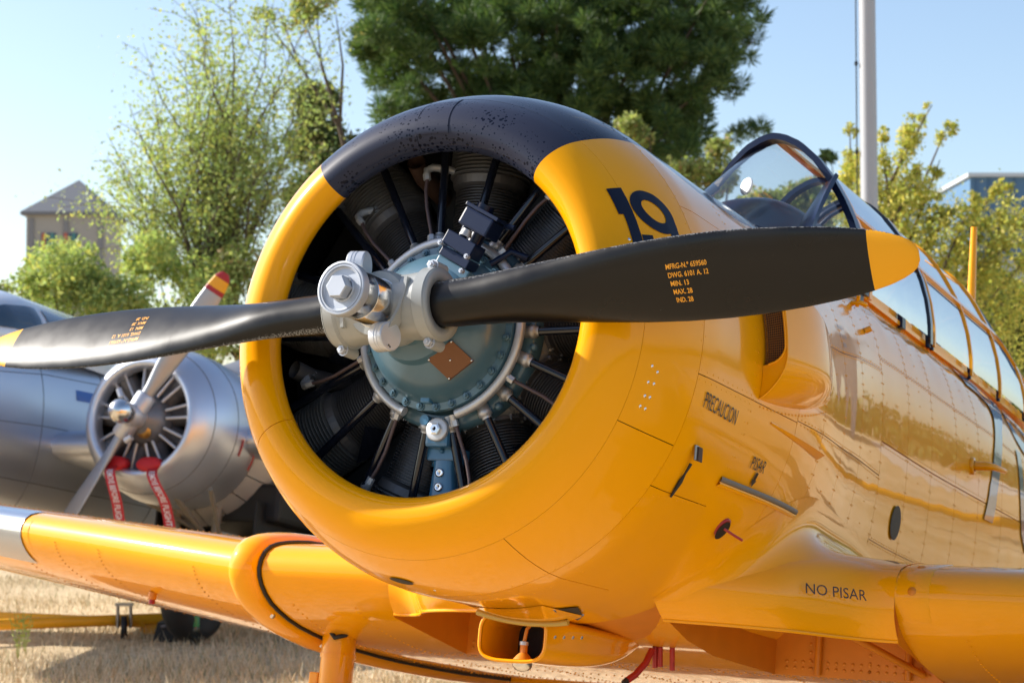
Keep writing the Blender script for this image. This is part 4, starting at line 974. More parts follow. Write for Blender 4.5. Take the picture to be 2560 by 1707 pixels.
def ws_pt(t, v, off=0.0):
    B = ws_base(t); A = arch(FB, t); q = B + (A - B) * v; bul = .015 * math.sin(PI * v) * math.sin(PI * t) ** .6
    n = np.array([.75, math.cos(PI * t), .6 + .2 * math.sin(PI * t)]); n /= np.linalg.norm(n); return q + n * (bul + off)
b = MB(); b.grid([[ws_pt(t, v) for v in np.linspace(0, 1, 14)] for t in np.linspace(0, 1, 49)]); wsg = b.build('windscreen', M_glass, AC)
def strip(path, wdir, w, th, name, m, parent):
    """flat bar along a path; wdir(i) gives the width direction"""
    path = [np.array(p) for p in path]; G = []; w_ = w; th_ = th
    for i, p in enumerate(path):
        w = w_(i) if callable(w_) else w_; th = th_(i) if callable(th_) else th_
        t = path[min(i + 1, len(path) - 1)] - path[max(i - 1, 0)]; t /= np.linalg.norm(t); wv = np.array(wdir(i)); wv = wv - t * (wv @ t); wv /= np.linalg.norm(wv); n = np.cross(t, wv)
        G.append([p + wv * w / 2 + n * th / 2, p + wv * w / 2 - n * th / 2, p - wv * w / 2 - n * th / 2, p - wv * w / 2 + n * th / 2])
    b = MB(); b.grid(G, closed_v=True, smooth=True); b.add(G[0], [(0, 1, 2, 3)], False); b.add(G[-1], [(3, 2, 1, 0)], False)
    if name in LINED:
        b2 = MB(); ins = [g - (np.array([0, 0, .012]) + np.array([0, 1, 0]) * np.sign(g[0][1]) * .008) for g in [np.array(x) for x in G]]; b2.grid(ins, closed_v=True); b2.build('frame_lining', M_darkblue, parent)
    o = b.build(name, m, parent); split_normals(o, 40); return o
LINED = ('canopy_hoop', 'canopy_side_rail', 'canopy_bottom_rail')
TT = np.linspace(0, 1, 61)
strip([arch(FB, t, 1.0) + np.array([0.008, 0, .004]) for t in TT], lambda i: (1, 0, 0), (lambda i: .060 - .036 * float(smoothstep(32, 44, i))), (lambda i: .024 - .014 * float(smoothstep(32, 44, i))), 'windscreen_bow', M_darkblue, wsg)
strip([ws_base(t) + np.array([.006, 0, .004]) for t in TT], lambda i: (0, 0, 1), .035, .012, 'windscreen_base_frame', M_darkblue, wsg)
for s in (0, 1):
    pts = []
    for v in np.linspace(.03, .985, 14):
        t = .155 + (.235 - .155) * v if True else 0; t = .235 + .075 * v; t = t if s == 0 else 1 - t; pts.append(ws_pt(t, v, .003))
    strip(pts, lambda i, s=s: (.9, 0, -.8), .068 if s == 0 else .03, .016, 'windscreen_strut', M_darkblue, wsg)
# small white disc just off the windscreen
b = MB(); c = ws_pt(.455, .37, .012); b.lathe([(-.004, .0), (-.004, .031), (.0, .033), (.004, .029), (.004, .0)], c, (.85, -.45, .1), 24)
b.build('white_disc', M_white, wsg)
# canopy glazing and frames
def can(f, t):
    k = 1 - .34 * smoothstep(-4.55, -5.25, f) if f < -4.55 else 1.0
    k = 1 - .42 * float(smoothstep(0, 1, (-f - 4.5) / .95)) if f < -4.5 else 1.0
    return arch(f, t, k, 0, 1 - .10 * max(0, -f - 3.2) / 2)
b = MB(); b.grid([[can(f, t) + np.array([0, 0, .0]) for t in np.linspace(0.02, .98, 41)] for f in np.linspace(FB - .03, -5.4, 30)]); cg = b.build('canopy_glazing', M_glass, AC)
strip([can(-2.56, t) + np.array([0, 0, .003]) for t in TT[:30]], lambda i: (1, 0, 0), .03, .014, 'canopy_front_edge', M_yel, cg)
strip([can(-2.98, t) * np.array([1, .97, .985]) for t in TT], lambda i: (1, 0, 0), .04, .02, 'inner_frame', M_darkblue, cg)
for f, w, m in ((-3.32, .03, M_glossblack), (-3.37, .016, M_yel), (-3.95, .014, M_yel), (-4.45, .014, M_yel), (-4.95, .03, M_yel), (-5.38, .04, M_yel)):
    strip([can(f, t) * 1 + np.array([0, 0, .003]) for t in TT], lambda i: (1, 0, 0), w, .014, 'canopy_hoop', m, cg)
for t in (.215, .785):
    strip([can(f, t) * np.array([1, 1.012, 1.003]) for f in np.linspace(-2.5, -5.36, 30)], lambda i, t=t: (0, .5 if t < .5 else -.5, -1), .020, .012, 'canopy_side_rail', M_yel, cg)
    strip([can(f, t + (.012 if t > .5 else -.012)) * np.array([1, 1.014, 1.0]) - np.array([0, 0, .02]) for f in np.linspace(-2.56, -5.30, 30)], lambda i, t=t: (0, .5 if t < .5 else -.5, -1), .010, .010, 'window_seal', M_black, cg)
for t in (.5,):
    strip([can(f, t) + np.array([0, 0, .003]) for f in np.linspace(-2.5, -5.36, 24)], lambda i: (0, 1, 0), .03, .012, 'canopy_spine', M_yel, cg)
for s in (1, -1):
    P_ = [np.array([f, s * (S(f, tr)[1] + .008), .622]) for f in np.linspace(-2.38, -5.3, 24)]
    strip(P_, lambda i: (0, 1, 0), .05, .016, 'cockpit_sill', M_yel, AC)
    strip([p + np.array([0, s * .014, -.045]) for p in P_], lambda i: (0, 0, 1), .016, .016, 'sill_channel', M_yel, AC)
    strip([p + np.array([0, s * .004, .012]) for p in P_], lambda i: (0, 0, 1), .010, .012, 'sill_seal', M_black, AC)
    strip([p + np.array([0, s * .000, .03]) for p in P_], lambda i: (0, 0, 1), .030, .012, 'canopy_bottom_rail', M_yel, cg)
# cockpit inside: coaming, panel, seats, roll frame
b = MB(); b.grid([[np.array([f, .30 * math.cos(a), .63 + .10 * math.sin(a)]) for a in np.linspace(0, PI, 14)] for f in np.linspace(-2.3, -2.75, 4)]); b.add([(-2.75, .30 * math.cos(a), .63 + .10 * math.sin(a)) for a in np.linspace(0, PI, 14)] + [(-2.75, -.28, .3), (-2.75, .28, .3)], [tuple(range(16))], False); b.build('instrument_panel', M_dark, AC)
for f in (-3.25, -4.35):
    b = MB(); b.box((f, 0, .55), (.06, .36, .42), bev=.02); b.box((f + .02, 0, .84), (.06, .20, .14), bev=.02); b.build('pilot_seat', M_darkblue, AC)
b = MB(); b.tube([(-3.75, .28, .6), (-3.75, .24, .92), (-3.75, .12, 1.06), (-3.75, -.12, 1.06), (-3.75, -.24, .92), (-3.75, -.28, .6)], .016, 8); b.build('roll_frame', M_darkblue, AC)
b = MB(); b.grid([[S(f, t, -.012) for t in (180 - tr, 190, 215, 240, 270, 300, 325, 350, tr + 360)] for f in (-2.3, -5.2)]); b.build('cockpit_lining', mat('cockpit_green', (.03, .055, .035), .6), AC)
# deck between windscreen and front: raised coaming
b = MB(); P = []
for f in np.linspace(-1.90, -2.46, 16):
    P.append([np.array([f, q * .355, deck_u(f, q * .355) + .004 + .215 * max(0, (1 - q * q)) ** .5 * float(smoothstep(0, 1, (-f - 1.86) / .45))]) for q in np.linspace(-1, 1, 25)])
b.grid(P, flip=True); b.build('windscreen_coaming', M_darkblue, AC)
# small handle and catches on the side below the canopy
b = MB(); q = S(-2.175, 36.7); b.tube([q, q + [0.01, .03, .0], q + [-.03, .04, .0]], .009, 8); b.tube([q + [0, .02, -.012], q + [0.02, .03, .022]], .007, 8); b.build('fuel_cap_catch', M_yel, AC)
b = MB(); q = S(-2.198, 25.6); b.tube([q, q + [-.005, .02, .01]], .011, 8); b.build('side_catch', M_yel, AC)
# aerial mast behind the canopy
b = MB(); b.tube([(-5.15, 0, .9), (-5.15, 0, 1.62)], [.028, .016], 10); b.build('aerial_mast', M_yel, AC)

# ================================================================== SURROUNDINGS
def px(x, y, Y):
    """world point seen at photo pixel (2560 wide) on the plane Y = const"""
    X = (x - 1280) / 4815.9; V = -(y - 853.5) / 4815.9; cp, sp = math.cos(.047), math.sin(.047)
    dy = cp - V * sp; dz = sp + V * cp; k = Y / dy; return np.array([X * k, Y, 1.6 + dz * k])
# ground
m = D.materials.new('dry_grass_ground'); m.use_nodes = True; n = m.node_tree; bs = n.nodes['Principled BSDF']
tc = n.nodes.new('ShaderNodeTexCoord'); n1 = n.nodes.new('ShaderNodeTexNoise'); n1.inputs['Scale'].default_value = .35; n1.inputs['Detail'].default_value = 8
n2 = n.nodes.new('ShaderNodeTexNoise'); n2.inputs['Scale'].default_value = 14; n2.inputs['Detail'].default_value = 8
n.links.new(tc.outputs['Object'], n1.inputs['Vector']); n.links.new(tc.outputs['Object'], n2.inputs['Vector'])
cr1 = n.nodes.new('ShaderNodeValToRGB'); cr1.color_ramp.elements[0].position = .35; cr1.color_ramp.elements[1].position = .65
cr1.color_ramp.elements[0].color = (.53, .425, .27, 1); cr1.color_ramp.elements[1].color = (.74, .61, .43, 1)
cr2 = n.nodes.new('ShaderNodeValToRGB'); cr2.color_ramp.elements[0].position = .3; cr2.color_ramp.elements[1].position = .7
cr2.color_ramp.elements[0].color = (.55, .5, .42, 1); cr2.color_ramp.elements[1].color = (1.1, 1.05, 1.0, 1)
mm = n.nodes.new('ShaderNodeMixRGB'); mm.blend_type = 'MULTIPLY'; mm.inputs[0].default_value = 1
n.links.new(n1.outputs['Fac'], cr1.inputs[0]); n.links.new(n2.outputs['Fac'], cr2.inputs[0]); n.links.new(cr1.outputs[0], mm.inputs[1]); n.links.new(cr2.outputs[0], mm.inputs[2])
n.links.new(mm.outputs[0], bs.inputs['Base Color']); bs.inputs['Roughness'].default_value = 1; bs.inputs['Specular IOR Level'].default_value = .1
bp = n.nodes.new('ShaderNodeBump'); bp.inputs['Distance'].default_value = .03; n.links.new(n2.outputs['Fac'], bp.inputs['Height']); n.links.new(bp.outputs[0], bs.inputs['Normal'])
b = MB(); b.grid([[(x, y, 0) for x in (-1500, 1500)] for y in (-1500, 1500)], flip=True); g = b.build('ground', m); tag(g, kind='structure')
# unseen pale strip added at right for the light band mirrored in the flank
b = MB(); b.grid([[(x, 0, .004) for x in (0, 60)] if False else [(9 + y * .5 + x, y, .004) for x in (0, 9)] for y in (4, 70)], flip=True)
tag(b.build('reflection_strip', mat('pale_reflection_strip', (.55, .52, .46), .8, var=.12, var_scale=2)), kind='structure')
# grass blades in the seen strip of ground
cols = [mat('straw_pale', (.72, .59, .38), .8), mat('straw_tan', (.52, .39, .22), .8), mat('straw_green', (.22, .22, .09), .8)]
N = 46000
Y = 11.4 + 10 * rng.random(N) ** 1.4; X = (-.285 + .30 * rng.random(N)) * Y
patch = np.sin(X * 2.1 + 1.3 * np.sin(Y * 1.7)) + np.sin(Y * 2.7 + X * .9); keep = rng.random(N) < np.clip(.55 + .3 * patch, .15, 1)
X, Y = X[keep], Y[keep]; N = len(X); H = .03 + .055 * rng.random(N) ** 2 + .05 * (rng.random(N) < .05); a = rng.random(N) * 2 * PI; w = .0022 + .002 * rng.random(N); lx = (rng.random(N) - .5) * H * 1.1; ly = (rng.random(N) - .5) * H * 1.1
base = np.stack([X, Y, np.zeros(N)], 1); side_ = np.stack([np.cos(a) * w, np.sin(a) * w, 0 * a], 1); top = base + np.stack([lx, ly, H], 1)
P = np.stack([base - side_, base + side_, top + side_ * .3, top - side_ * .3], 1)
tag(quads_mesh('dry_grass', P, None, mats=cols, midx=rng.choice(3, N, p=[.55, .36, .09])), kind='stuff')
# a few tall weeds at the left edge
def weed(x, y, s, lab):
    b = MB(); 
    for k in range(5):
        a_ = k * 1.3 + s; b.tube([(0, 0, 0), (.02 * math.cos(a_), .02 * math.sin(a_), .14), (.06 * math.cos(a_), .06 * math.sin(a_), .30 + .05 * math.sin(s + k))], .002, 5)
        for j in range(6):
            z = .1 + j * .035; q = np.array([.05 * math.cos(a_) * z / .3, .05 * math.sin(a_) * z / .3, z]); d = np.array([math.cos(a_ * 3 + j * 2.1), math.sin(a_ * 3 + j * 2.1), .5]) * .02
            b.add([q, q + d + [0, 0, .006], q + d * 1.8, q + d - [0, 0, .006]], [(0, 1, 2, 3)], False)
    o = b.build('weed', mat('weed_green', (.30, .36, .06), .7)); o.location = (x, y, 0); tag(o, lab, 'weed')
p_ = px(45, 1640, 13.6); weed(p_[0], 13.6, 1.0, 'tall thin yellow-green weed at the left edge, in front of the tow bar')
p_ = px(150, 1640, 13.9); weed(p_[0] - .25, 13.9, 2.2, 'shorter feathery weed just right of the tall one, under the tow bar')

# ---- foliage
def leaf_mat(name, cs, trans=.35):
    m = D.materials.new(name); m.use_nodes = True; n = m.node_tree; b = n.nodes['Principled BSDF']
    oi = n.nodes.new('ShaderNodeNewGeometry'); cr = n.nodes.new('ShaderNodeValToRGB'); cr.color_ramp.interpolation = 'LINEAR'
    el = cr.color_ramp.elements; el[0].color = (*cs[0], 1); el[1].color = (*cs[-1], 1)
    for i in range(1, len(cs) - 1): e = el.new(i / (len(cs) - 1)); e.color = (*cs[i], 1)
    n.links.new(oi.outputs['Random Per Island'], cr.inputs[0]); n.links.new(cr.outputs[0], b.inputs['Base Color']); b.inputs['Roughness'].default_value = .55; b.inputs['Specular IOR Level'].default_value = .3
    tr_ = n.nodes.new('ShaderNodeBsdfTranslucent'); mx = n.nodes.new('ShaderNodeMixShader'); mx.inputs[0].default_value = trans
    sc_ = n.nodes.new('ShaderNodeVectorMath'); sc_.operation = 'MULTIPLY'; sc_.inputs[1].default_value = (1.15, 1.2, .75); n.links.new(cr.outputs[0], sc_.inputs[0]); n.links.new(sc_.outputs[0], tr_.inputs[0])
    out = n.nodes['Material Output']; n.links.new(b.outputs[0], mx.inputs[1]); n.links.new(tr_.outputs[0], mx.inputs[2]); n.links.new(mx.outputs[0], out.inputs['Surface']); return m
ML_yel = leaf_mat('yellow_green_leaves', [(.20, .29, .12), (.32, .42, .16), (.48, .52, .17), (.27, .37, .14), (.52, .47, .14), (.28, .38, .20)], .5)
ML_pine = leaf_mat('pine_needles', [(.030, .068, .024), (.075, .135, .038), (.14, .20, .06), (.05, .10, .03)], .32)
ML_thuja = leaf_mat('yellow_tipped_foliage', [(.24, .30, .08), (.50, .50, .11), (.68, .54, .13), (.33, .41, .09), (.74, .60, .18)], .45)
ML_dark = leaf_mat('dark_green_leaves', [(.035, .07, .02), (.09, .14, .035), (.16, .19, .05), (.18, .13, .05)], .3)
ML_shrub = leaf_mat('shrub_leaves', [(.18, .25, .07), (.32, .38, .10), (.46, .48, .18), (.17, .22, .06), (.46, .30, .14)], .4)
M_bark = mat('bark', (.10, .07, .05), .9, var=.3, var_scale=8)
def leaves(centers, size, jitter, name, m, parent, asp=.5, droop=0):
    n = len(centers); c = centers + rng.normal(0, 1, (n, 3)) * jitter
    a = rng.normal(0, 1, (n, 3)); a /= np.linalg.norm(a, axis=1)[:, None]; b_ = rng.normal(0, 1, (n, 3)); b_ -= a * (a * b_).sum(1)[:, None]; b_ /= np.linalg.norm(b_, axis=1)[:, None]
    s = size * (.35 + 1.15 * rng.random(n) ** 1.3)[:, None]
    P = np.stack([c - a * s, c - b_ * s * asp, c + a * s, c + b_ * s * asp], 1); return quads_mesh(name, P, m, parent, loc=(0, 0, 0))
def branchy(base, tips_fn, n_main, name, parent, seed, r0=.09):
    r = random.Random(seed); b = MB(); twigs = []
    for k in range(n_main):
        tip = np.array(tips_fn(r)); st = np.array([base[0] + r.uniform(-.25, .25), base[1], base[2]]); mid = st * .45 + tip * .55 + np.array([r.uniform(-.3, .3), r.uniform(-.3, .3), r.uniform(-.2, .3)]); pts = [st, st * .7 + mid * .3 + np.array([r.uniform(-.1, .1), 0, .1]), mid, mid * .5 + tip * .5 + np.array([r.uniform(-.2, .2), r.uniform(-.2, .2), 0]), tip]
        rr = r0 * r.uniform(.5, 1); b.tube(pts, [rr, rr * .8, rr * .5, rr * .3, rr * .08], 7)
        for j in range(7):
            q = pts[2] + (pts[4] - pts[2]) * r.uniform(-.3, .9); d = np.array([r.gauss(0, 1), r.gauss(0, 1), r.uniform(0, 1.2)]); d /= np.linalg.norm(d); L = r.uniform(.35, .95)
            e = q + d * L; b.tube([q, (q + e) / 2 + np.array([0, 0, .05]), e], [rr * .22, rr * .14, .004], 5); twigs.append((q, e))
        twigs.append((pts[2], pts[4]))
    b.build(name, M_bark, parent); return twigs
# left autumn tree (two crowns)
def tree_thing(name, x, y, label, cat='tree', group=None): return empty(name, (x, y, 0), label, cat, 0, group)
def twig_leaves(tw, per, jit, r):
    C = []
    for q, e in tw:
        L = np.linalg.norm(e - q); k = int(per * max(.3, L)); t = r.random(k)[:, None]; C.append(q + (e - q) * t)
    return np.concatenate(C)
Yd = 26.0
t1 = tree_thing('autumn_tree', px(520, 900, Yd)[0], Yd, 'tall sparse tree with yellow-green autumn leaves left of the cowling, sky showing through it'); o1 = np.array(t1.location)
def tips1(r):
    while True:
        x, y = r.uniform(130, 860), r.uniform(-40, 560)
        # crown outline: left edge slants from (180,560) to (420,80)
        if x > 430 - (y - 30) * .48 + r.uniform(-40, 40) and x < 880 - max(0, y - 100) * .12: return px(x, y, Yd + r.uniform(-1.2, 1.2)) - o1
tw = branchy(px(530, 800, Yd) - o1, tips1, 64, 'trunk', t1, 5, .036)
b = MB(); b.tube([(0.05, 0, 0), (.02, 0, 1.5), (0, 0, 3.2)], [.14, .11, .08], 8); b.tube([px(585, 800, Yd) - o1, px(590, 620, Yd) - o1, px(560, 480, Yd) - o1], [.07, .06, .04], 7); b.tube([px(590, 540, Yd) - o1, px(575, 530, Yd) - o1], [.08, .07], 8); b.build('trunk', M_bark, t1)
leaves(twig_leaves(tw, 92, .1, rng), .030, .15, 'crown', ML_yel, t1)
# lower yellow-green bushes at left
def blobs(name, cx, cy, Yd, rx, ry, n, m, label, size, seed, nb=14, trunk=True, group=None, cat='shrub', jit=.12, asp=.55, rd=None, tdx=0.0):
    global rng
    c = px(cx, cy, Yd); s = Yd / 4815.9; t = tree_thing(name, c[0], Yd, label, cat, group); o = np.array(t.location); r = np.random.default_rng(seed)
    C = []
    for k in range(nb):
        a, q = r.random() * 2 * PI, math.sqrt(r.random()) * .8; bc = c - o + np.array([rx * s * q * math.cos(a), (rd or rx * s) * (r.random() - .5) * 1.2, ry * s * q * math.sin(a)]); br_ = np.array([rx, rx, ry]) * s * r.uniform(.22, .42)
        d = r.normal(0, 1, (n // nb, 3)); d /= np.linalg.norm(d, axis=1)[:, None]; C.append(bc + d * br_ * (r.random(n // nb) ** .35)[:, None])
    C = np.concatenate(C); leaves(C, size, jit * .3, 'crown', m, t, asp)
    if trunk:
        b = MB(); z0 = (c[2] - o[2])
        q1 = np.array([tdx * .35 + .06, .05, z0 * .78]); b.tube([(tdx, 0, 0), (tdx * .85 - .08, .04, z0 * .42), q1], [.075, .055, .035], 7)
        for k in range(5): e_ = np.array([(k - 2) * rx * s * .38, .1 * (k % 2), z0 + ry * s * .35 * (1 - abs(k - 2) * .4)]); b.tube([q1, q1 * .45 + e_ * .55 + [.08 * (-1) ** k, 0, -.05], e_], [.03, .018, .005], 5)
        b.build('trunk', M_bark, t)
    return t
blobs('hedge_shrub', 130, 770, 24, 190, 170, 15000, ML_yel, 'yellow-green bush at the far left, in front of the small tower', .034, 11, 18)
blobs('hedge_shrub', 400, 760, 24.6, 200, 170, 15000, ML_yel, 'broad yellow-green bush behind the raised blade of the silver aircraft', .034, 12, 18)
blobs('hedge_shrub', 610, 800, 25.2, 170, 190, 13000, ML_shrub, 'greener bush tucked against the left rim of the cowling', .034, 13, 16)
blobs('hedge_shrub', -30, 760, 23.5, 90, 110, 2600, ML_shrub, 'thin wispy bush cut off by the left edge of the picture', .03, 14, 10)
blobs('leafy_tree', 830, 330, 30, 110, 120, 12000, ML_dark, 'small dark green tree filling the gap between the sparse tree and the pine', .045, 15, 12, cat='tree')
blobs('leafy_tree', 790, 560, 29, 140, 220, 15000, ML_dark, 'green tree directly behind the left shoulder of the cowling', .045, 16, 16, cat='tree', tdx=1.2)
# a drooping branch at the top left of the pine
blobs('leafy_tree', 740, 25, 27, 130, 45, 1300, ML_shrub, 'sparse leafy branch of a tree reaching in at the top, between sparse tree and pine', .04, 17, 9, cat='tree', tdx=1.6)
# stone pine
Yp = 34.0; tp_ = tree_thing('pine_tree', px(1400, 0, Yp)[0], Yp, 'huge dark green pine rising behind the top of the cowling', 'tree'); op = np.array(tp_.location)
r = np.random.default_rng(21); C = []; Nn = []
outline = [(890, 60), (930, -60), (1900, -60), (1860, 60), (1845, 190), (1790, 250), (1760, 330), (1700, 420), (1500, 440), (1200, 420), (960, 330), (935, 230), (900, 130)]
def inside(x, y, poly):
    c = False; j = len(poly) - 1
    for i in range(len(poly)):
        if (poly[i][1] > y) != (poly[j][1] > y) and x < (poly[j][0] - poly[i][0]) * (y - poly[i][1]) / (poly[j][1] - poly[i][1]) + poly[i][0]: c = not c
        j = i
    return c
tufts = []
while len(tufts) < 620:
    x, y = r.uniform(880, 1910), r.uniform(-70, 450)
    if not inside(x, y, outline): continue
    tufts.append((px(x, y, Yp + r.uniform(-1.8, 2.2)) - op, r.uniform(.20, .46)))
for x, y in ((1890, 60), (1885, 100), (1870, 150), (1850, 215), (1830, 240), (1905, 45), (1880, 330), (1905, 325), (1840, 345), (1860, 335), (1800, 420), (905, 90), (915, 140), (945, 200), (925, 110), (960, 40), (1000, 330)):
    tufts.append((px(x, y, Yp + r.uniform(-.5, .5)) - op, .24))
NP = []
for c, s in tufts:
    k = int(260 * (s / .33) ** 2); d = r.normal(0, 1, (k, 3)); d /= np.linalg.norm(d, axis=1)[:, None]; d[:, 2] = d[:, 2] * .8 + .25; base = c + d * (s * .62 * r.random(k)[:, None] ** .5)
    tip = base + d * .13 + r.normal(0, .02, (k, 3)); sd = np.cross(d, r.normal(0, 1, (k, 3))); sd /= np.linalg.norm(sd, axis=1)[:, None]; sd *= .013
    NP.append(np.stack([base - sd, base + sd, tip + sd * .4, tip - sd * .4], 1))
quads_mesh('crown', np.concatenate(NP), ML_pine, tp_, loc=(0, 0, 0))
b = MB(); b.tube([(0, .5, 0), (.05, .5, 3.2), (-.1, .4, 6.5)], [.30, .26, .16], 10)
for c, s in tufts[::9]: st = np.array([0, .4, 4.0 + r.random() * 2]); b.tube([st, st * .5 + c * .5 + [0, 0, -.15], c], [.07, .045, .012], 6)
b.build('trunk', M_bark, tp_)
# small shrub sprays in front of the pine, right of the cowling
blobs('tree_top', 1590, 330, 27, 45, 48, 1500, ML_shrub, 'pale green spray of leaves just above the cowling, in front of the pine', .038, 31, 7, cat='tree')
blobs('tree_top', 1760, 420, 27, 85, 85, 4200, ML_shrub, 'pale shrub top between the pine and the windscreen', .038, 32, 12, cat='tree')
blobs('tree_top', 1560, 300, 27.4, 30, 26, 600, ML_shrub, 'small pale tuft touching the navy edge of the cowling', .036, 34, 4, cat='tree')
blobs('tree_top', 1965, 530, 30, 150, 95, 15000, ML_shrub, 'pale green treetop seen through the windscreen', .045, 33, 16, cat='tree')
blobs('tree_top', 2060, 395, 31, 25, 16, 500, ML_pine, 'small dark treetop peeping over the windscreen hoop', .045, 36, 4, cat='tree')
# right-hand conifer with upswept yellow-tipped sprays
Yc = 22.0; tc_ = tree_thing('cypress_tree', px(2330, 900, Yc)[0], Yc, 'yellow-tipped cypress with upswept sprays at the right, in front of the tall pole', 'tree'); oc_ = np.array(tc_.location)
r = np.random.default_rng(41); C = []; b = MB()
sprays = [((2130, 640), (2125, 320)), ((2150, 620), (2160, 350)), ((2170, 560), (2330, 262)), ((2180, 600), (2290, 290)), ((2230, 640), (2370, 312)), ((2240, 620), (2200, 330)), ((2120, 560), (2118, 420)),
          ((2260, 640), (2350, 400)), ((2300, 740), (2500, 460)), ((2320, 760), (2440, 480)), ((2350, 800), (2560, 540)), ((2400, 830), (2590, 620)), ((2230, 560), (2300, 420)), ((2200, 650), (2260, 470)), ((2350, 700), (2460, 560)),
          ((2420, 900), (2600, 700)), ((2140, 540), (2180, 430)), ((2270, 700), (2350, 540)), ((2330, 850), (2430, 640)), ((2440, 760), (2530, 470)), ((2400, 700), (2560, 590)), ((2300, 640), (2400, 500))]
for (x0, y0), (x1, y1) in sprays:
    dz = r.uniform(-.8, .8); A = px(x0, y0, Yc + dz) - oc_; E_ = px(x1, y1, Yc + dz * .5) - oc_; L = np.linalg.norm(E_ - A); b.tube([A, (A + E_) / 2, E_], [.03, .018, .005], 5)
    for k in range(int(14 * L) + 10):
        t = r.random(); q = A + (E_ - A) * t; w = .19 * (1 - t * .72); cc_ = q + r.normal(0, 1, 3) * w * .6; d = r.normal(0, 1, (64, 3)) * w * .40 ; C.append(cc_ + d)
for k in range(150): C.append(px(r.uniform(2150, 2620), r.uniform(520, 1000), Yc + r.uniform(-1, 1)) - oc_ + r.normal(0, 1, (110, 3)) * .17)
C = np.concatenate(C); leaves(C, .022, .01, 'crown', ML_thuja, tc_, .6)
b.tube([(0, 0, 0), (0, 0, 2.0), px(2260, 640, Yc) - oc_], [.12, .1, .05], 8); b.build('trunk', M_bark, tc_)
for i, (x, y, rx, ry, lab) in enumerate(((2480, 800, 150, 160, 'dark green hedge tree behind the cypress at the right edge'), (2300, 1000, 200, 160, 'dark bushy tree hidden mostly by the canopy'), (2620, 950, 110, 160, 'dark tree at the right edge beside the grey nose cone'))):
    blobs('leafy_tree', x, y, 26 + i, rx, ry, 12000, ML_dark, lab, .045, 50 + i, 16, cat='tree')
# pole with cable
p0 = px(2174, 400, 20); pole = empty('lighting_pole', (p0[0], 20, 0), 'tall pale grey metal pole at the upper right with a thin cable beside it', 'pole')
b = MB(); b.tube([(0, 0, 0), (-.03, 0, 14)], [.099, .072], 20, cap=True); b.build('shaft', mat('galvanised_pole', (.40, .41, .43), .6, .1), pole)
b = MB(); b.tube([(-.135, 0, 0), (-.125, 0, 14)], .0075, 6, cap=False); cb = b.build('cable', M_dark, pole)
for z in (3.6, 4.52, 5.45): MB().box((-.132, 0, z), (.03, .03, .04)).build('cable_clip', M_dark, pole)
# far tower
YT = 150.; s = YT / 4815.9; c = px(165, 560, YT); tw_ = empty('tower_house', (c[0], YT, 0), 'small pale tower with a grey pyramid roof behind the bushes at the left', 'building')
ze = px(165, 530, YT)[2]; zt = px(165, 478, YT)[2]; w = 3.1
b = MB(); b.box((0, w, ze / 2 - .05), (2 * w, 2 * w, ze), None); wl = b.build('wall', mat('pale_render', (.36, .34, .31), .9), tw_)
b = MB(); e = w + .4; b.add([(-e, w - e, ze), (e, w - e, ze), (e, w + e, ze), (-e, w + e, ze), (0.3, w, zt + 1.3), (-e, w - e, ze - .25), (e, w - e, ze - .25), (e, w + e, ze - .25), (-e, w + e, ze - .25)], [(0, 1, 4), (1, 2, 4), (2, 3, 4), (3, 0, 4), (0, 5, 6, 1), (1, 6, 7, 2), (2, 7, 8, 3), (3, 8, 5, 0), (5, 8, 7, 6)], False)
b.build('roof', mat('grey_slate', (.16, .165, .18), .7), tw_)
for dx in (-1.35, .35):
    z = px(140, 610, YT)[2]; o = MB().box((dx, -.02, z), (1.15, .10, 1.7)).build('window', M_glass2, wl); 
    MB().box((dx - .35, -.09, z), (.28, .06, 1.7)).build('shutter', mat('red_shutter', (.45, .09, .05), .6), wl); MB().box((dx + .3, -.09, z), (.22, .06, 1.7)).build('shutter', mat('teal_shutter', (.06, .22, .22), .6), wl)
for dx in (-2.9, 0.0, 2.9): MB().box((dx * .93, -.05, ze / 2 - .5), (.4, .12, ze)).build('corner_band', mat('grey_band', (.22, .22, .23), .9), wl)
# blue hangar
YH = 60.; c = px(2425, 443, YH); hg = empty('hangar', (c[0] + 8, YH, 0), 'blue metal-clad hangar at the right edge behind the cypress', 'building')
z1 = c[2]; z2 = px(2500, 645, YH)[2]
MB().box((0, 8, (z1 + z2) / 2), (16, 16, z1 - z2)).build('upper_wall', mat('blue_cladding', (.07, .16, .29), .45, .0, var=.05, var_scale=.4), hg)
MB().box((0, 8.1, z2 / 2), (15.9, 15.9, z2)).build('lower_wall', mat('pale_blue_wall', (.32, .38, .46), .6, var=.06), hg)
b = MB()
for k in range(40): b.box((-7.8 + k * .4, -.03, (z1 + z2) / 2), (.05, .05, z1 - z2 - .1))
tag(b.build('cladding_ribs', mat('blue_rib', (.055, .13, .25), .5), hg), kind='stuff')
MB().box((0, 7.95, z1 + .06), (16.2, 16.2, .12)).build('roof_edge', mat('pale_flashing', (.5, .55, .6), .5), hg)
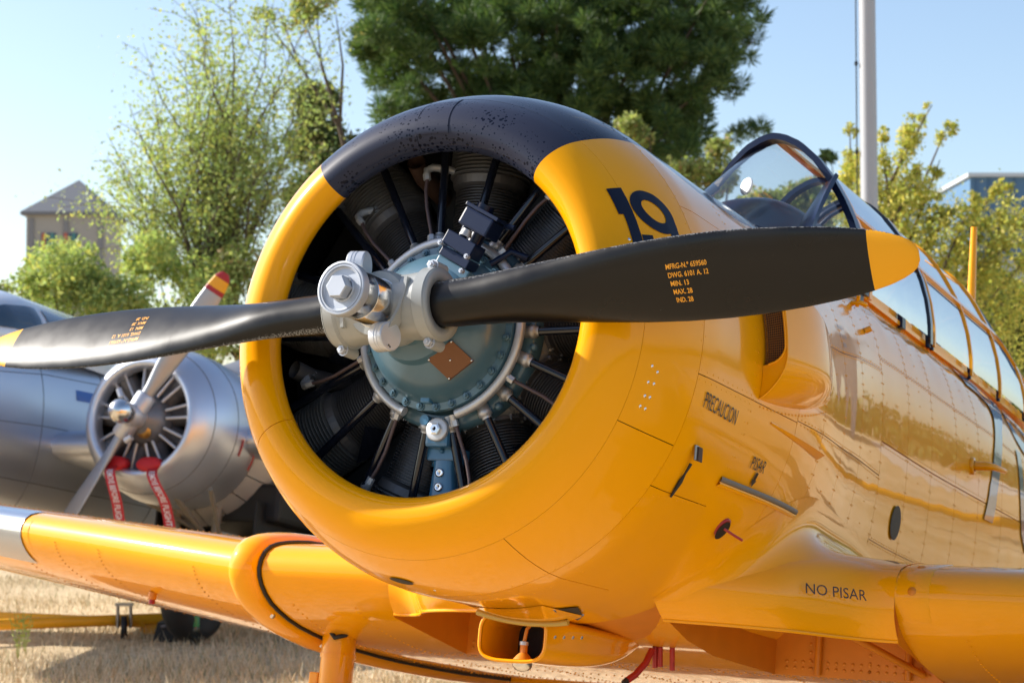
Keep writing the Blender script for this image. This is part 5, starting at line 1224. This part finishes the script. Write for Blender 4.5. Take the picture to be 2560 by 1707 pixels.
# far woods around the field (seen through gaps and mirrored in the paint)
r = np.random.default_rng(77); PP = []
for a in np.linspace(0, 2 * PI, 150, endpoint=False):
    d = 95 + 16 * r.random(); h = 1.6 + 2.6 * r.random() ** 2
    if math.cos(a) < .97 or True:
        c = np.array([d * math.sin(a), d * math.cos(a), h * .45]); k = 260; q = r.normal(0, 1, (k, 3)) * [2.8, 2.8, h * .30] + c; q[:, 2] = np.abs(q[:, 2])
        a1 = r.normal(0, 1, (k, 3)); a1 /= np.linalg.norm(a1, axis=1)[:, None]; b1 = np.cross(a1, r.normal(0, 1, (k, 3))); b1 /= np.linalg.norm(b1, axis=1)[:, None]; PP.append(np.stack([q - a1 * .5, q - b1 * .42, q + a1 * .5, q + b1 * .42], 1))
tag(quads_mesh('far_wood', np.concatenate(PP), ML_dark), kind='stuff')

# ================================================================== SILVER TWIN-ENGINED AIRCRAFT
M_alu = mat('brushed_airframe_aluminium', (.58, .62, .70), .36, .8, var=.05, var_scale=1.5, rvar=.06)
M_alug = mat('grey_aluminium_blade', (.40, .41, .43), .45, .7)
ya = rad(20.5); pi_ = rad(9.5)
Fv = np.array([-math.sin(ya) * math.cos(pi_), -math.cos(ya) * math.cos(pi_), math.sin(pi_)]); Pv = np.array([math.cos(ya), -math.sin(ya), 0]); Uv = np.cross(Fv, Pv)
TW = D.objects.new('twin_engine_aircraft', None); COL.objects.link(TW)
oc0 = px(349, 1043, 14.3)
R3 = Matrix(np.stack([Fv, Pv, Uv], 1).tolist())
bz = -(oc0[2]) / Uv[2]; B_ = np.array([0, 0, bz]); mw = R3.to_4x4(); mw.translation = Vector(oc0 + np.stack([Fv, Pv, Uv], 1) @ B_); TW.matrix_world = mw; TW['origin'] = tuple(-B_)
tag(TW, 'polished silver twin-engined aircraft behind the left wing, red ribbons hanging from its engine', 'aircraft')
# local frame: x forward, y port, z up, origin = centre of the cowl opening
RO = .405
b = MB(); b.lathe([(-.10, .38), (-.04, .385), (-.01, .395), (.004, RO + .005), (.006, .425), (0, .445), (-.03, .475), (-.10, .525), (-.22, .575), (-.38, .600), (-.62, .600), (-.80, .585)], (0, 0, 0), (1, 0, 0), 64); cw = b.build('engine_cowling', M_alu, TW)
for k in range(10):
    a = -100 + k * 17.; b = MB(); b.grid([[(-.80 - .22 * s, (.588 + .10 * s) * math.cos(rad(a + t)), (.588 + .10 * s) * math.sin(rad(a + t))) for t in np.linspace(.4, 16.4, 6)] for s in (0, .5, 1)]); b.grid([[(-.80 - .22 * s, (.582 + .095 * s) * math.cos(rad(a + t)), (.582 + .095 * s) * math.sin(rad(a + t))) for t in np.linspace(.4, 16.4, 6)] for s in (0, 1)], flip=True); b.build('cowl_flap', mat('pale_metal_flap', (.52, .50, .48), .5, .5), TW)
b = MB(); b.lathe([(-.78, .56), (-1.3, .50), (-2.2, .36), (-3.2, .12)], (0, 0, -.02), (1, 0, 0), 40); b.build('nacelle', M_alu, TW)
MB().lathe([(-.34, .02), (-.34, .44), (-.2, .50)], (0, 0, 0), (1, 0, 0), 30).build('engine_baffle', M_dark, TW)
b = MB(); b.lathe([(.12, .05), (.05, .07), (.02, .12), (-.03, .16), (-.08, .19), (-.30, .20)], (0, 0, 0), (1, 0, 0), 32); ec = b.build('crankcase', mat('grey_crankcase', (.17, .18, .20), .4, .4), TW)
MB().lathe([(0, .055), (.01, .05), (.012, .001)], (.0, .05, -.11), (.8, .2, -.5), 16).build('gold_badge', mat('gold_badge', (.5, .30, .08), .35, .7), TW)
for k in range(9):
    a = 90 + 40 * k; c = MB().lathe([(.18, .075), (.30, .085), (.31, .10), (.47, .10)], (-.20, 0, 0), (0, math.cos(rad(a)), math.sin(rad(a))), 18).build('cylinder', M_fin, TW)
    b = MB()
    for s in (-9, 9): b.tube([(-.06, .19 * math.cos(rad(a + s)), .19 * math.sin(rad(a + s))), (-.10, .44 * math.cos(rad(a + s * .8)), .44 * math.sin(rad(a + s * .8)))], .0125, 8)
    b.build('pushrod_tubes', mat('pale_tube', (.5, .5, .52), .35, .5), c)
b = MB(); b.lathe([(.36, .001), (.355, .035), (.335, .065), (.30, .085), (.26, .092), (.20, .085), (.17, .07)], (0, 0, 0), (1, 0, 0), 36); sp_ = b.build('spinner_dome', M_chrome, TW)
b = MB(); b.lathe([(-.02, .07), (.06, .095), (.14, .09), (.18, .07)], (0, 0, 0), (1, 0, 0), 24); ba = rad(58)
bd = np.array([0, math.cos(ba), math.sin(ba)])
b.lathe([(-.19, .055), (-.17, .075), (.17, .075), (.19, .055)], (.08, 0, 0), bd, 20); b.tube([(.13, -.09, .13), (.13, -.12, .19)], .022, 10); b.tube([(.13, .03, -.17), (.13, -.02, -.20)], .025, 10)
b.build('propeller_hub', M_satin, TW)
bt_ = np.array([0, -bd[2], bd[1]])
for s in (1, -1):
    b = MB(); G = []
    for r_, c_, t_, be in ((.16, .09, .08, 40), (.25, .10, .07, 40), (.4, .14, .05, 36), (.6, .175, .035, 31), (.8, .18, .025, 26), (1.0, .165, .018, 22), (1.12, .145, .014, 20), (1.20, .12, .010, 19), (1.235, .085, .008, 19), (1.25, .04, .006, 19)):
        be = rad(be); cd = bt_ * s * math.cos(be) + ef * math.sin(be); nd = ef * math.cos(be) - bt_ * s * math.sin(be)
        G.append([np.array([.08, 0, 0]) + bd * s * r_ + cd * (c_ / 2 * math.cos(x)) + nd * (t_ / 2 * math.sin(x)) for x in np.linspace(0, 2 * PI, 16, endpoint=False)])
    b.grid(G, closed_v=True); b.add(G[-1], [tuple(range(16))], False); bl2 = b.build('propeller_blade', M_alug, TW)
    for r0_, r1_, cm in ((1.08, 1.115, (.33, .01, .02)), (1.115, 1.195, (.75, .36, .01)), (1.195, 1.2515, (.33, .01, .02))):
        G2 = []
        for r_ in np.linspace(r0_, r1_, 5):
            c_ = float(np.interp(r_, [1.0, 1.12, 1.20, 1.235, 1.25], [.165, .145, .12, .085, .04])) * 1.02 + .002; be = rad(20); cd = bt_ * s * math.cos(be) + ef * math.sin(be); nd = ef * math.cos(be) - bt_ * s * math.sin(be)
            G2.append([np.array([.08, 0, 0]) + bd * s * r_ + cd * (c_ / 2 * math.cos(x)) + nd * (.022 / 2 * math.sin(x)) for x in np.linspace(0, 2 * PI, 16, endpoint=False)])
        bb = MB(); bb.grid(G2, closed_v=True); bb.build('tip_band', mat('tip_band_paint', cm, .4), bl2)
# fuselage and nose
FO = -1.62
def fus(f):
    tab = np.array([(2.2, .05, .06, -.35), (2.0, .22, .25, -.33), (1.5, .42, .48, -.25), (.9, .46, .60, -.16), (.3, .50, .72, -.06), (-.4, .54, .80, .0), (-1.5, .66, .86, .04), (-3.5, .66, .80, .06), (-7.5, .2, .3, .2)])
    return [float(np.interp(-f, -tab[:, 0], tab[:, k])) for k in (1, 2, 3)]
b = MB(); G = []
for f in np.concatenate([np.linspace(2.2, -1.5, 26), np.linspace(-1.8, -7.5, 12)]):
    w_, h_, c_ = fus(f); G.append([(f, FO + w_ * math.copysign(abs(math.cos(x)) ** .85, math.cos(x)), c_ + h_ * math.copysign(abs(math.sin(x)) ** .9, math.sin(x))) for x in np.linspace(0, 2 * PI, 48, endpoint=False)])
b.grid(G, closed_v=True, flip=True); fu = b.build('fuselage', M_alu, TW)
b = MB()
for f in (.9, .3, -.35, -1.1, -2.0): b.tube([(f, FO + (fus(f)[0] + .001) * math.copysign(abs(math.cos(x)) ** .85, math.cos(x)), fus(f)[2] + (fus(f)[1] + .001) * math.copysign(abs(math.sin(x)) ** .9, math.sin(x))) for x in np.linspace(-PI / 2, PI / 2, 30)], .003, 4)
for q_ in (-.55, 0, .5): b.tube([(f, FO + (fus(f)[0] + .001) * math.cos(q_) ** .85, fus(f)[2] + (fus(f)[1] + .001) * math.copysign(abs(math.sin(q_)) ** .9, q_)) for f in np.linspace(1.6, -3.5, 24)], .003, 4)
for f in (-.16, -.42): b.tube([(f, (np.interp(-f, [.10, .22, .38, .62], [.525, .575, .60, .60]) + .001) * math.cos(x), (np.interp(-f, [.10, .22, .38, .62], [.525, .575, .60, .60]) + .001) * math.sin(x)) for x in np.linspace(0, 2 * PI, 60)], .003, 4)
b.build('skin_joints', mat('dark_joint', (.12, .12, .13), .6), TW)
# cabin hump with windscreen
b = MB(); G = []
for f, w_, h_ in ((.62, .30, .02), (.40, .42, .20), (.12, .52, .37), (-.15, .56, .44), (-1.2, .56, .46), (-3.0, .5, .3), (-4.0, .42, .1)):
    G.append([(f, FO + w_ * math.cos(x), .62 + h_ * math.sin(x)) for x in np.linspace(-.15, PI + .15, 30)])
b.grid(G, flip=True); b.build('cabin_roof', mat('white_roof_paint', (.62, .64, .68), .25, .3, .4), TW)
def cabp(f, a, off=.008):
    ft = [.62, .40, .12, -.15, -1.2]; w_ = float(np.interp(-f, [-x for x in ft], [.30, .42, .52, .56, .56])); h_ = float(np.interp(-f, [-x for x in ft], [.02, .20, .37, .44, .46])); return np.array([f, FO + (w_ + off) * math.cos(rad(a)), .62 + (h_ + off) * math.sin(rad(a))])
for (f0, f1, a0, a1, nm) in ((.50, .14, 50, 86, 'windscreen_pane'), (.50, .14, 94, 130, 'windscreen_pane'), (.30, -.22, 8, 40, 'side_window'), (-.32, -.85, 8, 42, 'side_window')):
    b = MB(); b.grid([[cabp(f, a_) for a_ in np.linspace(a0, a1, 10)] for f in np.linspace(f0, f1, 10)]); b.build(nm, M_glass2, TW)
b = MB(); b.grid([[(f, FO + fus(f)[0] * 1.004 * math.cos(rad(a_)) + .004, fus(f)[2] + fus(f)[1] * 1.004 * math.sin(rad(a_)) ** .9) for a_ in (16, 22, 28, 34)] for f in np.linspace(-.75, -2.6, 10)]); b.build('blue_cheat_line', mat('blue_stripe', (.02, .12, .42), .3, 0, .5), TW)
# wing stub between fuselage and nacelle, outer wing
for y0, y1, nm in ((-1.15, -.1, 'wing_stub'), (.3, 5.5, 'outer_wing')):
    b = MB(); G = []
    for y in np.linspace(y0, y1, 6):
        k = 1 - max(0, y - .5) * .10; G.append([(-.50 - max(0, y) * .12 + (.02 - x * 2.2) * k, y, -.12 + z * k + max(0, y) * .09) for x, z in ((1, 0), (.7, .09), (.4, .15), (.2, .16), (.08, .13), (.02, .075), (0, 0), (.02, -.075), (.08, -.11), (.2, -.13), (.4, -.13), (.7, -.07), (1, 0))])
    b.grid(G); b.build(nm, M_alu, TW)
# belly blade aerials
for f, y in ((.9, FO + .2), (-.3, FO + .5)):
    MB().add([(f, y - .01, -.72), (f - .14, y - .01, -.72), (f - .12, y, -.93), (f - .05, y, -.93), (f, y + .01, -.72), (f - .14, y + .01, -.72)], [(0, 1, 2, 3), (4, 3, 2, 5), (0, 3, 4), (1, 5, 2)], False).build('belly_aerial', M_alug, TW)
# main gear: struts, tyre, doors
wx = -.80; wz = bz * 1.0
gd = lambda f: (-oc0[2] - f * Fv[2]) / Uv[2]
zt_ = gd(wx) + .385
b = MB(); b.lathe([(-.10, .2), (-.12, .28), (-.10, .35), (-.04, .385), (.04, .385), (.10, .35), (.12, .28), (.10, .2)], (wx, .14, zt_), (0, 1, 0), 40); ty = b.build('tyre', M_black, TW)
MB().lathe([(-.085, .02), (-.08, .1), (-.07, .21), (.07, .21), (.09, .1), (.10, .02)], (wx, .14, zt_), (0, 1, 0), 28).build('wheel_rim', mat('grey_rim', (.25, .25, .25), .4, .5), TW)
b = MB()
for q0, q1, r_ in (((wx, -.12, zt_), (wx - .1, -.12, -.35), .04), ((wx, .24, zt_), (wx - .1, .24, -.35), .035), ((wx + .02, .17, -.75), (wx + .75, .17, -.42), .022), ((wx, .0, -.80), (wx, .34, -.80), .022), ((wx + .5, -.25, -.5), (wx - .2, .0, -.72), .018), ((wx + .45, .45, -.48), (wx + .05, .34, -.78), .018), ((wx, -.12, zt_), (wx, .24, zt_), .035)): b.tube([q0, q1], r_, 10)
b.build('gear_struts', mat('dusty_strut', (.26, .23, .18), .6, .3), TW)
b = MB(); b.box((-1.7, .25, -.50), (1.5, .95, .30), bev=.04); b.box((-2.6, .6, -.65), (1.2, 1.6, .5), bev=.04); b.build('gear_bay_shade', M_dark, TW)  # solid dark boxes stand in for the shade under the nacelle
for y in (-.26, .60): MB().box((-1.25, y, -.72), (.9, .02, .42), bev=.008).build('gear_door', M_dark, TW)
# the other main wheel and tail wheel keep it standing
MB().lathe([(-.10, .2), (-.12, .28), (-.10, .35), (0, .385), (.10, .35), (.12, .28), (.10, .2)], (wx, -3.4, zt_), (0, 1, 0), 24).build('tyre', M_black, TW)
MB().tube([(wx, -3.4, zt_), (wx, -3.4, -.3)], .05, 8).build('gear_strut', M_alug, TW)
MB().lathe([(-.06, .1), (0, .19), (.06, .1)], (-7.0, FO, gd(-7.0) + .19), (0, 1, 0), 20).build('tail_wheel', M_black, TW)
MB().tube([(-7.0, FO, gd(-7.0) + .19), (-6.9, FO, .1)], .04, 8).build('tail_strut', M_alug, TW)
MB().lathe([(0, .60), (-.5, .60), (-.8, .585)], (0, -3.25, 0), (1, 0, 0), 32).build('engine_cowling', M_alu, TW)
# red streaks / latches on the cowl
for f, a in ((-.52, -14), (-.74, -22)):
    b = MB(); b.tube([(f, .606 * math.cos(rad(a + d)), .606 * math.sin(rad(a + d))) for d in (-6, 0, 6)], .008, 6); b.build('red_latch', M_red, TW)
# intake plugs with ribbons
def tworld(q): return np.array(mw.translation) + np.stack([Fv, Pv, Uv], 1) @ (np.array(q) - B_ * 0 - np.array(B_) * 1)
def LW(q): return oc0 + np.stack([Fv, Pv, Uv], 1) @ np.array(q)
RED = mat('red_fabric', (.50, .012, .018), .6, bump=.001, bump_scale=60); WH = mat('white_print', (.75, .70, .68), .6)
for i, (yy, zz, lab, pathpx) in enumerate(((-.17, -.345, 'red cover plug with a hanging warning ribbon, left of the two in the silver engine', [(268, 1165), (278, 1200), (292, 1250), (300, 1320)]),
                                (.12, -.35, 'red cover plug with a wavy warning ribbon, right of the two in the silver engine', [(372, 1170), (385, 1205), (412, 1250), (425, 1320)]))):
    c = LW((.0, yy, zz)); e_ = empty('intake_plug', tuple(c), lab, 'cover plug', 0, 'red engine plugs with ribbons')
    e_.rotation_euler = (0, 0, 0); b = MB(); b.lathe([(-.06, .09), (-.055, .10), (.02, .10), (.035, .08), (.036, .001)], (0, 0, 0), Fv, 24)
    pb = b.build('plug', RED, e_)
    for v in pb.data.vertices: v.co.z *= .55
    pts = [px(x, y, c[1] - .22) - c for x, y in pathpx]; kk = np.linspace(0, 3, 16); cen = np.stack([np.interp(kk, range(4), [p[j] for p in pts]) for j in range(3)], 1); cen[0] += [0, .18, 0]
    for _ in range(3): cen[1:-1] = (cen[:-2] + 2 * cen[1:-1] + cen[2:]) / 4
    rt = np.array([1, -.25, 0.05]); rt /= np.linalg.norm(rt); hw = .043
    def rib(s, w, off=0): q = np.array([np.interp(s * 15, range(16), cen[:, j]) for j in range(3)]); return q + rt * w * hw + np.array([0, .012 * math.sin(s * 9) - off, 0])
    b = MB(); b.grid([[rib(s, w) for w in (-1, 0, 1)] for s in np.linspace(0, 1, 24)]); rb = b.build('warning_ribbon', RED, e_)
    vs, fs = text_mesh('REMOVE BEFORE FLIGHT', 1.0, 1, .02); x0, x1 = vs[:, 0].min(), vs[:, 0].max()
    b = MB(); b.add([rib(.08 + .9 * (x - x0) / (x1 - x0), (y / .72 - .5) * 1.1, .003) for x, y, _ in vs], fs, True); b.build('ribbon_lettering', WH, rb)
# ---- tow bar, box, bottle
YW = (.9, .42, .01); M_ty = mat('yellow_tow_bar_paint', YW, .4, var=.05)
tb = empty('tow_bar', tuple(px(330, 1590, 15.0) * [1, 1, 0]), 'yellow A-frame aircraft tow bar lying on the dry grass under the left wing', 'tow bar'); ot = np.array(tb.location)
def W_(x, y, Yd): return px(x, y, Yd) - ot
MB().tube([W_(-260, 1570, 14.2), W_(405, 1545, 15.3)], .044, 10).build('frame_rail', M_ty, tb); MB().tube([W_(-260, 1528, 15.6), W_(360, 1556, 15.2)], .038, 10).build('frame_rail', M_ty, tb)
MB().box(W_(378, 1560, 15.3), (.16, .08, .14), bev=.01).build('coupling', M_ty, tb)
gz_ = lambda Yd: 0
cw_ = W_(310, 1600, 15.0); MB().lathe([(-.022, .03), (-.025, .09), (.025, .09), (.022, .03)], (cw_[0], cw_[1], .09), (1, .2, 0), 24, cap=True).build('castor_wheel', M_black, tb)
b = MB(); 
for s in (-.05, .05): b.tube([(cw_[0] + s, cw_[1], .09), (cw_[0] + s, cw_[1], .26)], .014, 8)
b.box((cw_[0], cw_[1], .27), (.13, .08, .02)); b.build('castor_fork', M_steel, tb)
MB().lathe([(-.022, .03), (-.025, .10), (.025, .10), (.022, .03)], (-1.6, -1.1, .10), (1, .2, 0), 20, cap=True).build('castor_wheel', M_black, tb)
c = px(448, 1600, 14.9); bx = empty('wheel_chock', (c[0], 14.9, 0), 'black rubber wheel chock block leaning against the silver aircraft tyre', 'chock')
MB().add([(-.19, -.1, 0), (.20, -.1, 0), (.16, -.1, .15), (-.15, -.1, .15), (-.19, .1, 0), (.20, .1, 0), (.16, .1, .15), (-.15, .1, .15)], [(0, 1, 2, 3), (5, 4, 7, 6), (3, 2, 6, 7), (1, 5, 6, 2), (4, 0, 3, 7), (0, 4, 5, 1)], False).build('block', M_black, bx); MB().tube([(-.12, -.11, .12), (0, -.13, .14), (.12, -.11, .12)], .01, 8).build('rope_handle', M_txtpale, bx)
c = px(487, 1620, 14.6); bo = empty('drink_bottle', (c[0], 14.6, 0), 'small green-topped plastic bottle standing in the grass beside the chock', 'bottle')
MB().lathe([(0, .0), (0, .032), (.11, .034), (.14, .030)], (0, 0, 0), (0, 0, 1), 20).build('body', glass_mat('clear_plastic', (.8, .9, .92)), bo); MB().lathe([(.14, .034), (.22, .034), (.27, .014), (.30, .014), (.30, .0)], (0, 0, 0), (0, 0, 1), 20).build('green_top', mat('green_plastic', (.02, .22, .06), .3), bo)
# ---- rounded nose of another aircraft beyond the canopy at the right edge
c = px(2590, 940, 30.0); na = empty('distant_aircraft', (c[0], 30.0, 0), 'grey and brown rounded engine nose of another aircraft at the right edge', 'aircraft', rad(15)); na.scale = (2, 2, 2); zc = c[2] / 2
MB().lathe([(-.26, .001), (-.25, .07), (-.2, .14), (-.1, .19), (0, .205)], (0, 0, zc), (0, 1, 0), 32).build('nose_cone', mat('grey_brown_nose', (.16, .12, .10), .3, .5), na)
b = MB(); b.lathe([(0, .205), (.5, .36), (1.5, .45), (3, .42), (6, .2)], (0, 0, zc), (0, 1, 0), 32); b.build('fuselage', M_alu, na)
for s in (-1, 1): MB().tube([(s * .7, 1.9, 0.0), (s * .4, 1.8, zc - .2)], .03, 8).build('landing_leg', M_alug, na); MB().lathe([(-.05, .1), (-.06, .2), (.06, .2), (.05, .1)], (s * .7, 1.9, .2), (1, 0, 0), 24, cap=True).build('wheel', M_black, na)
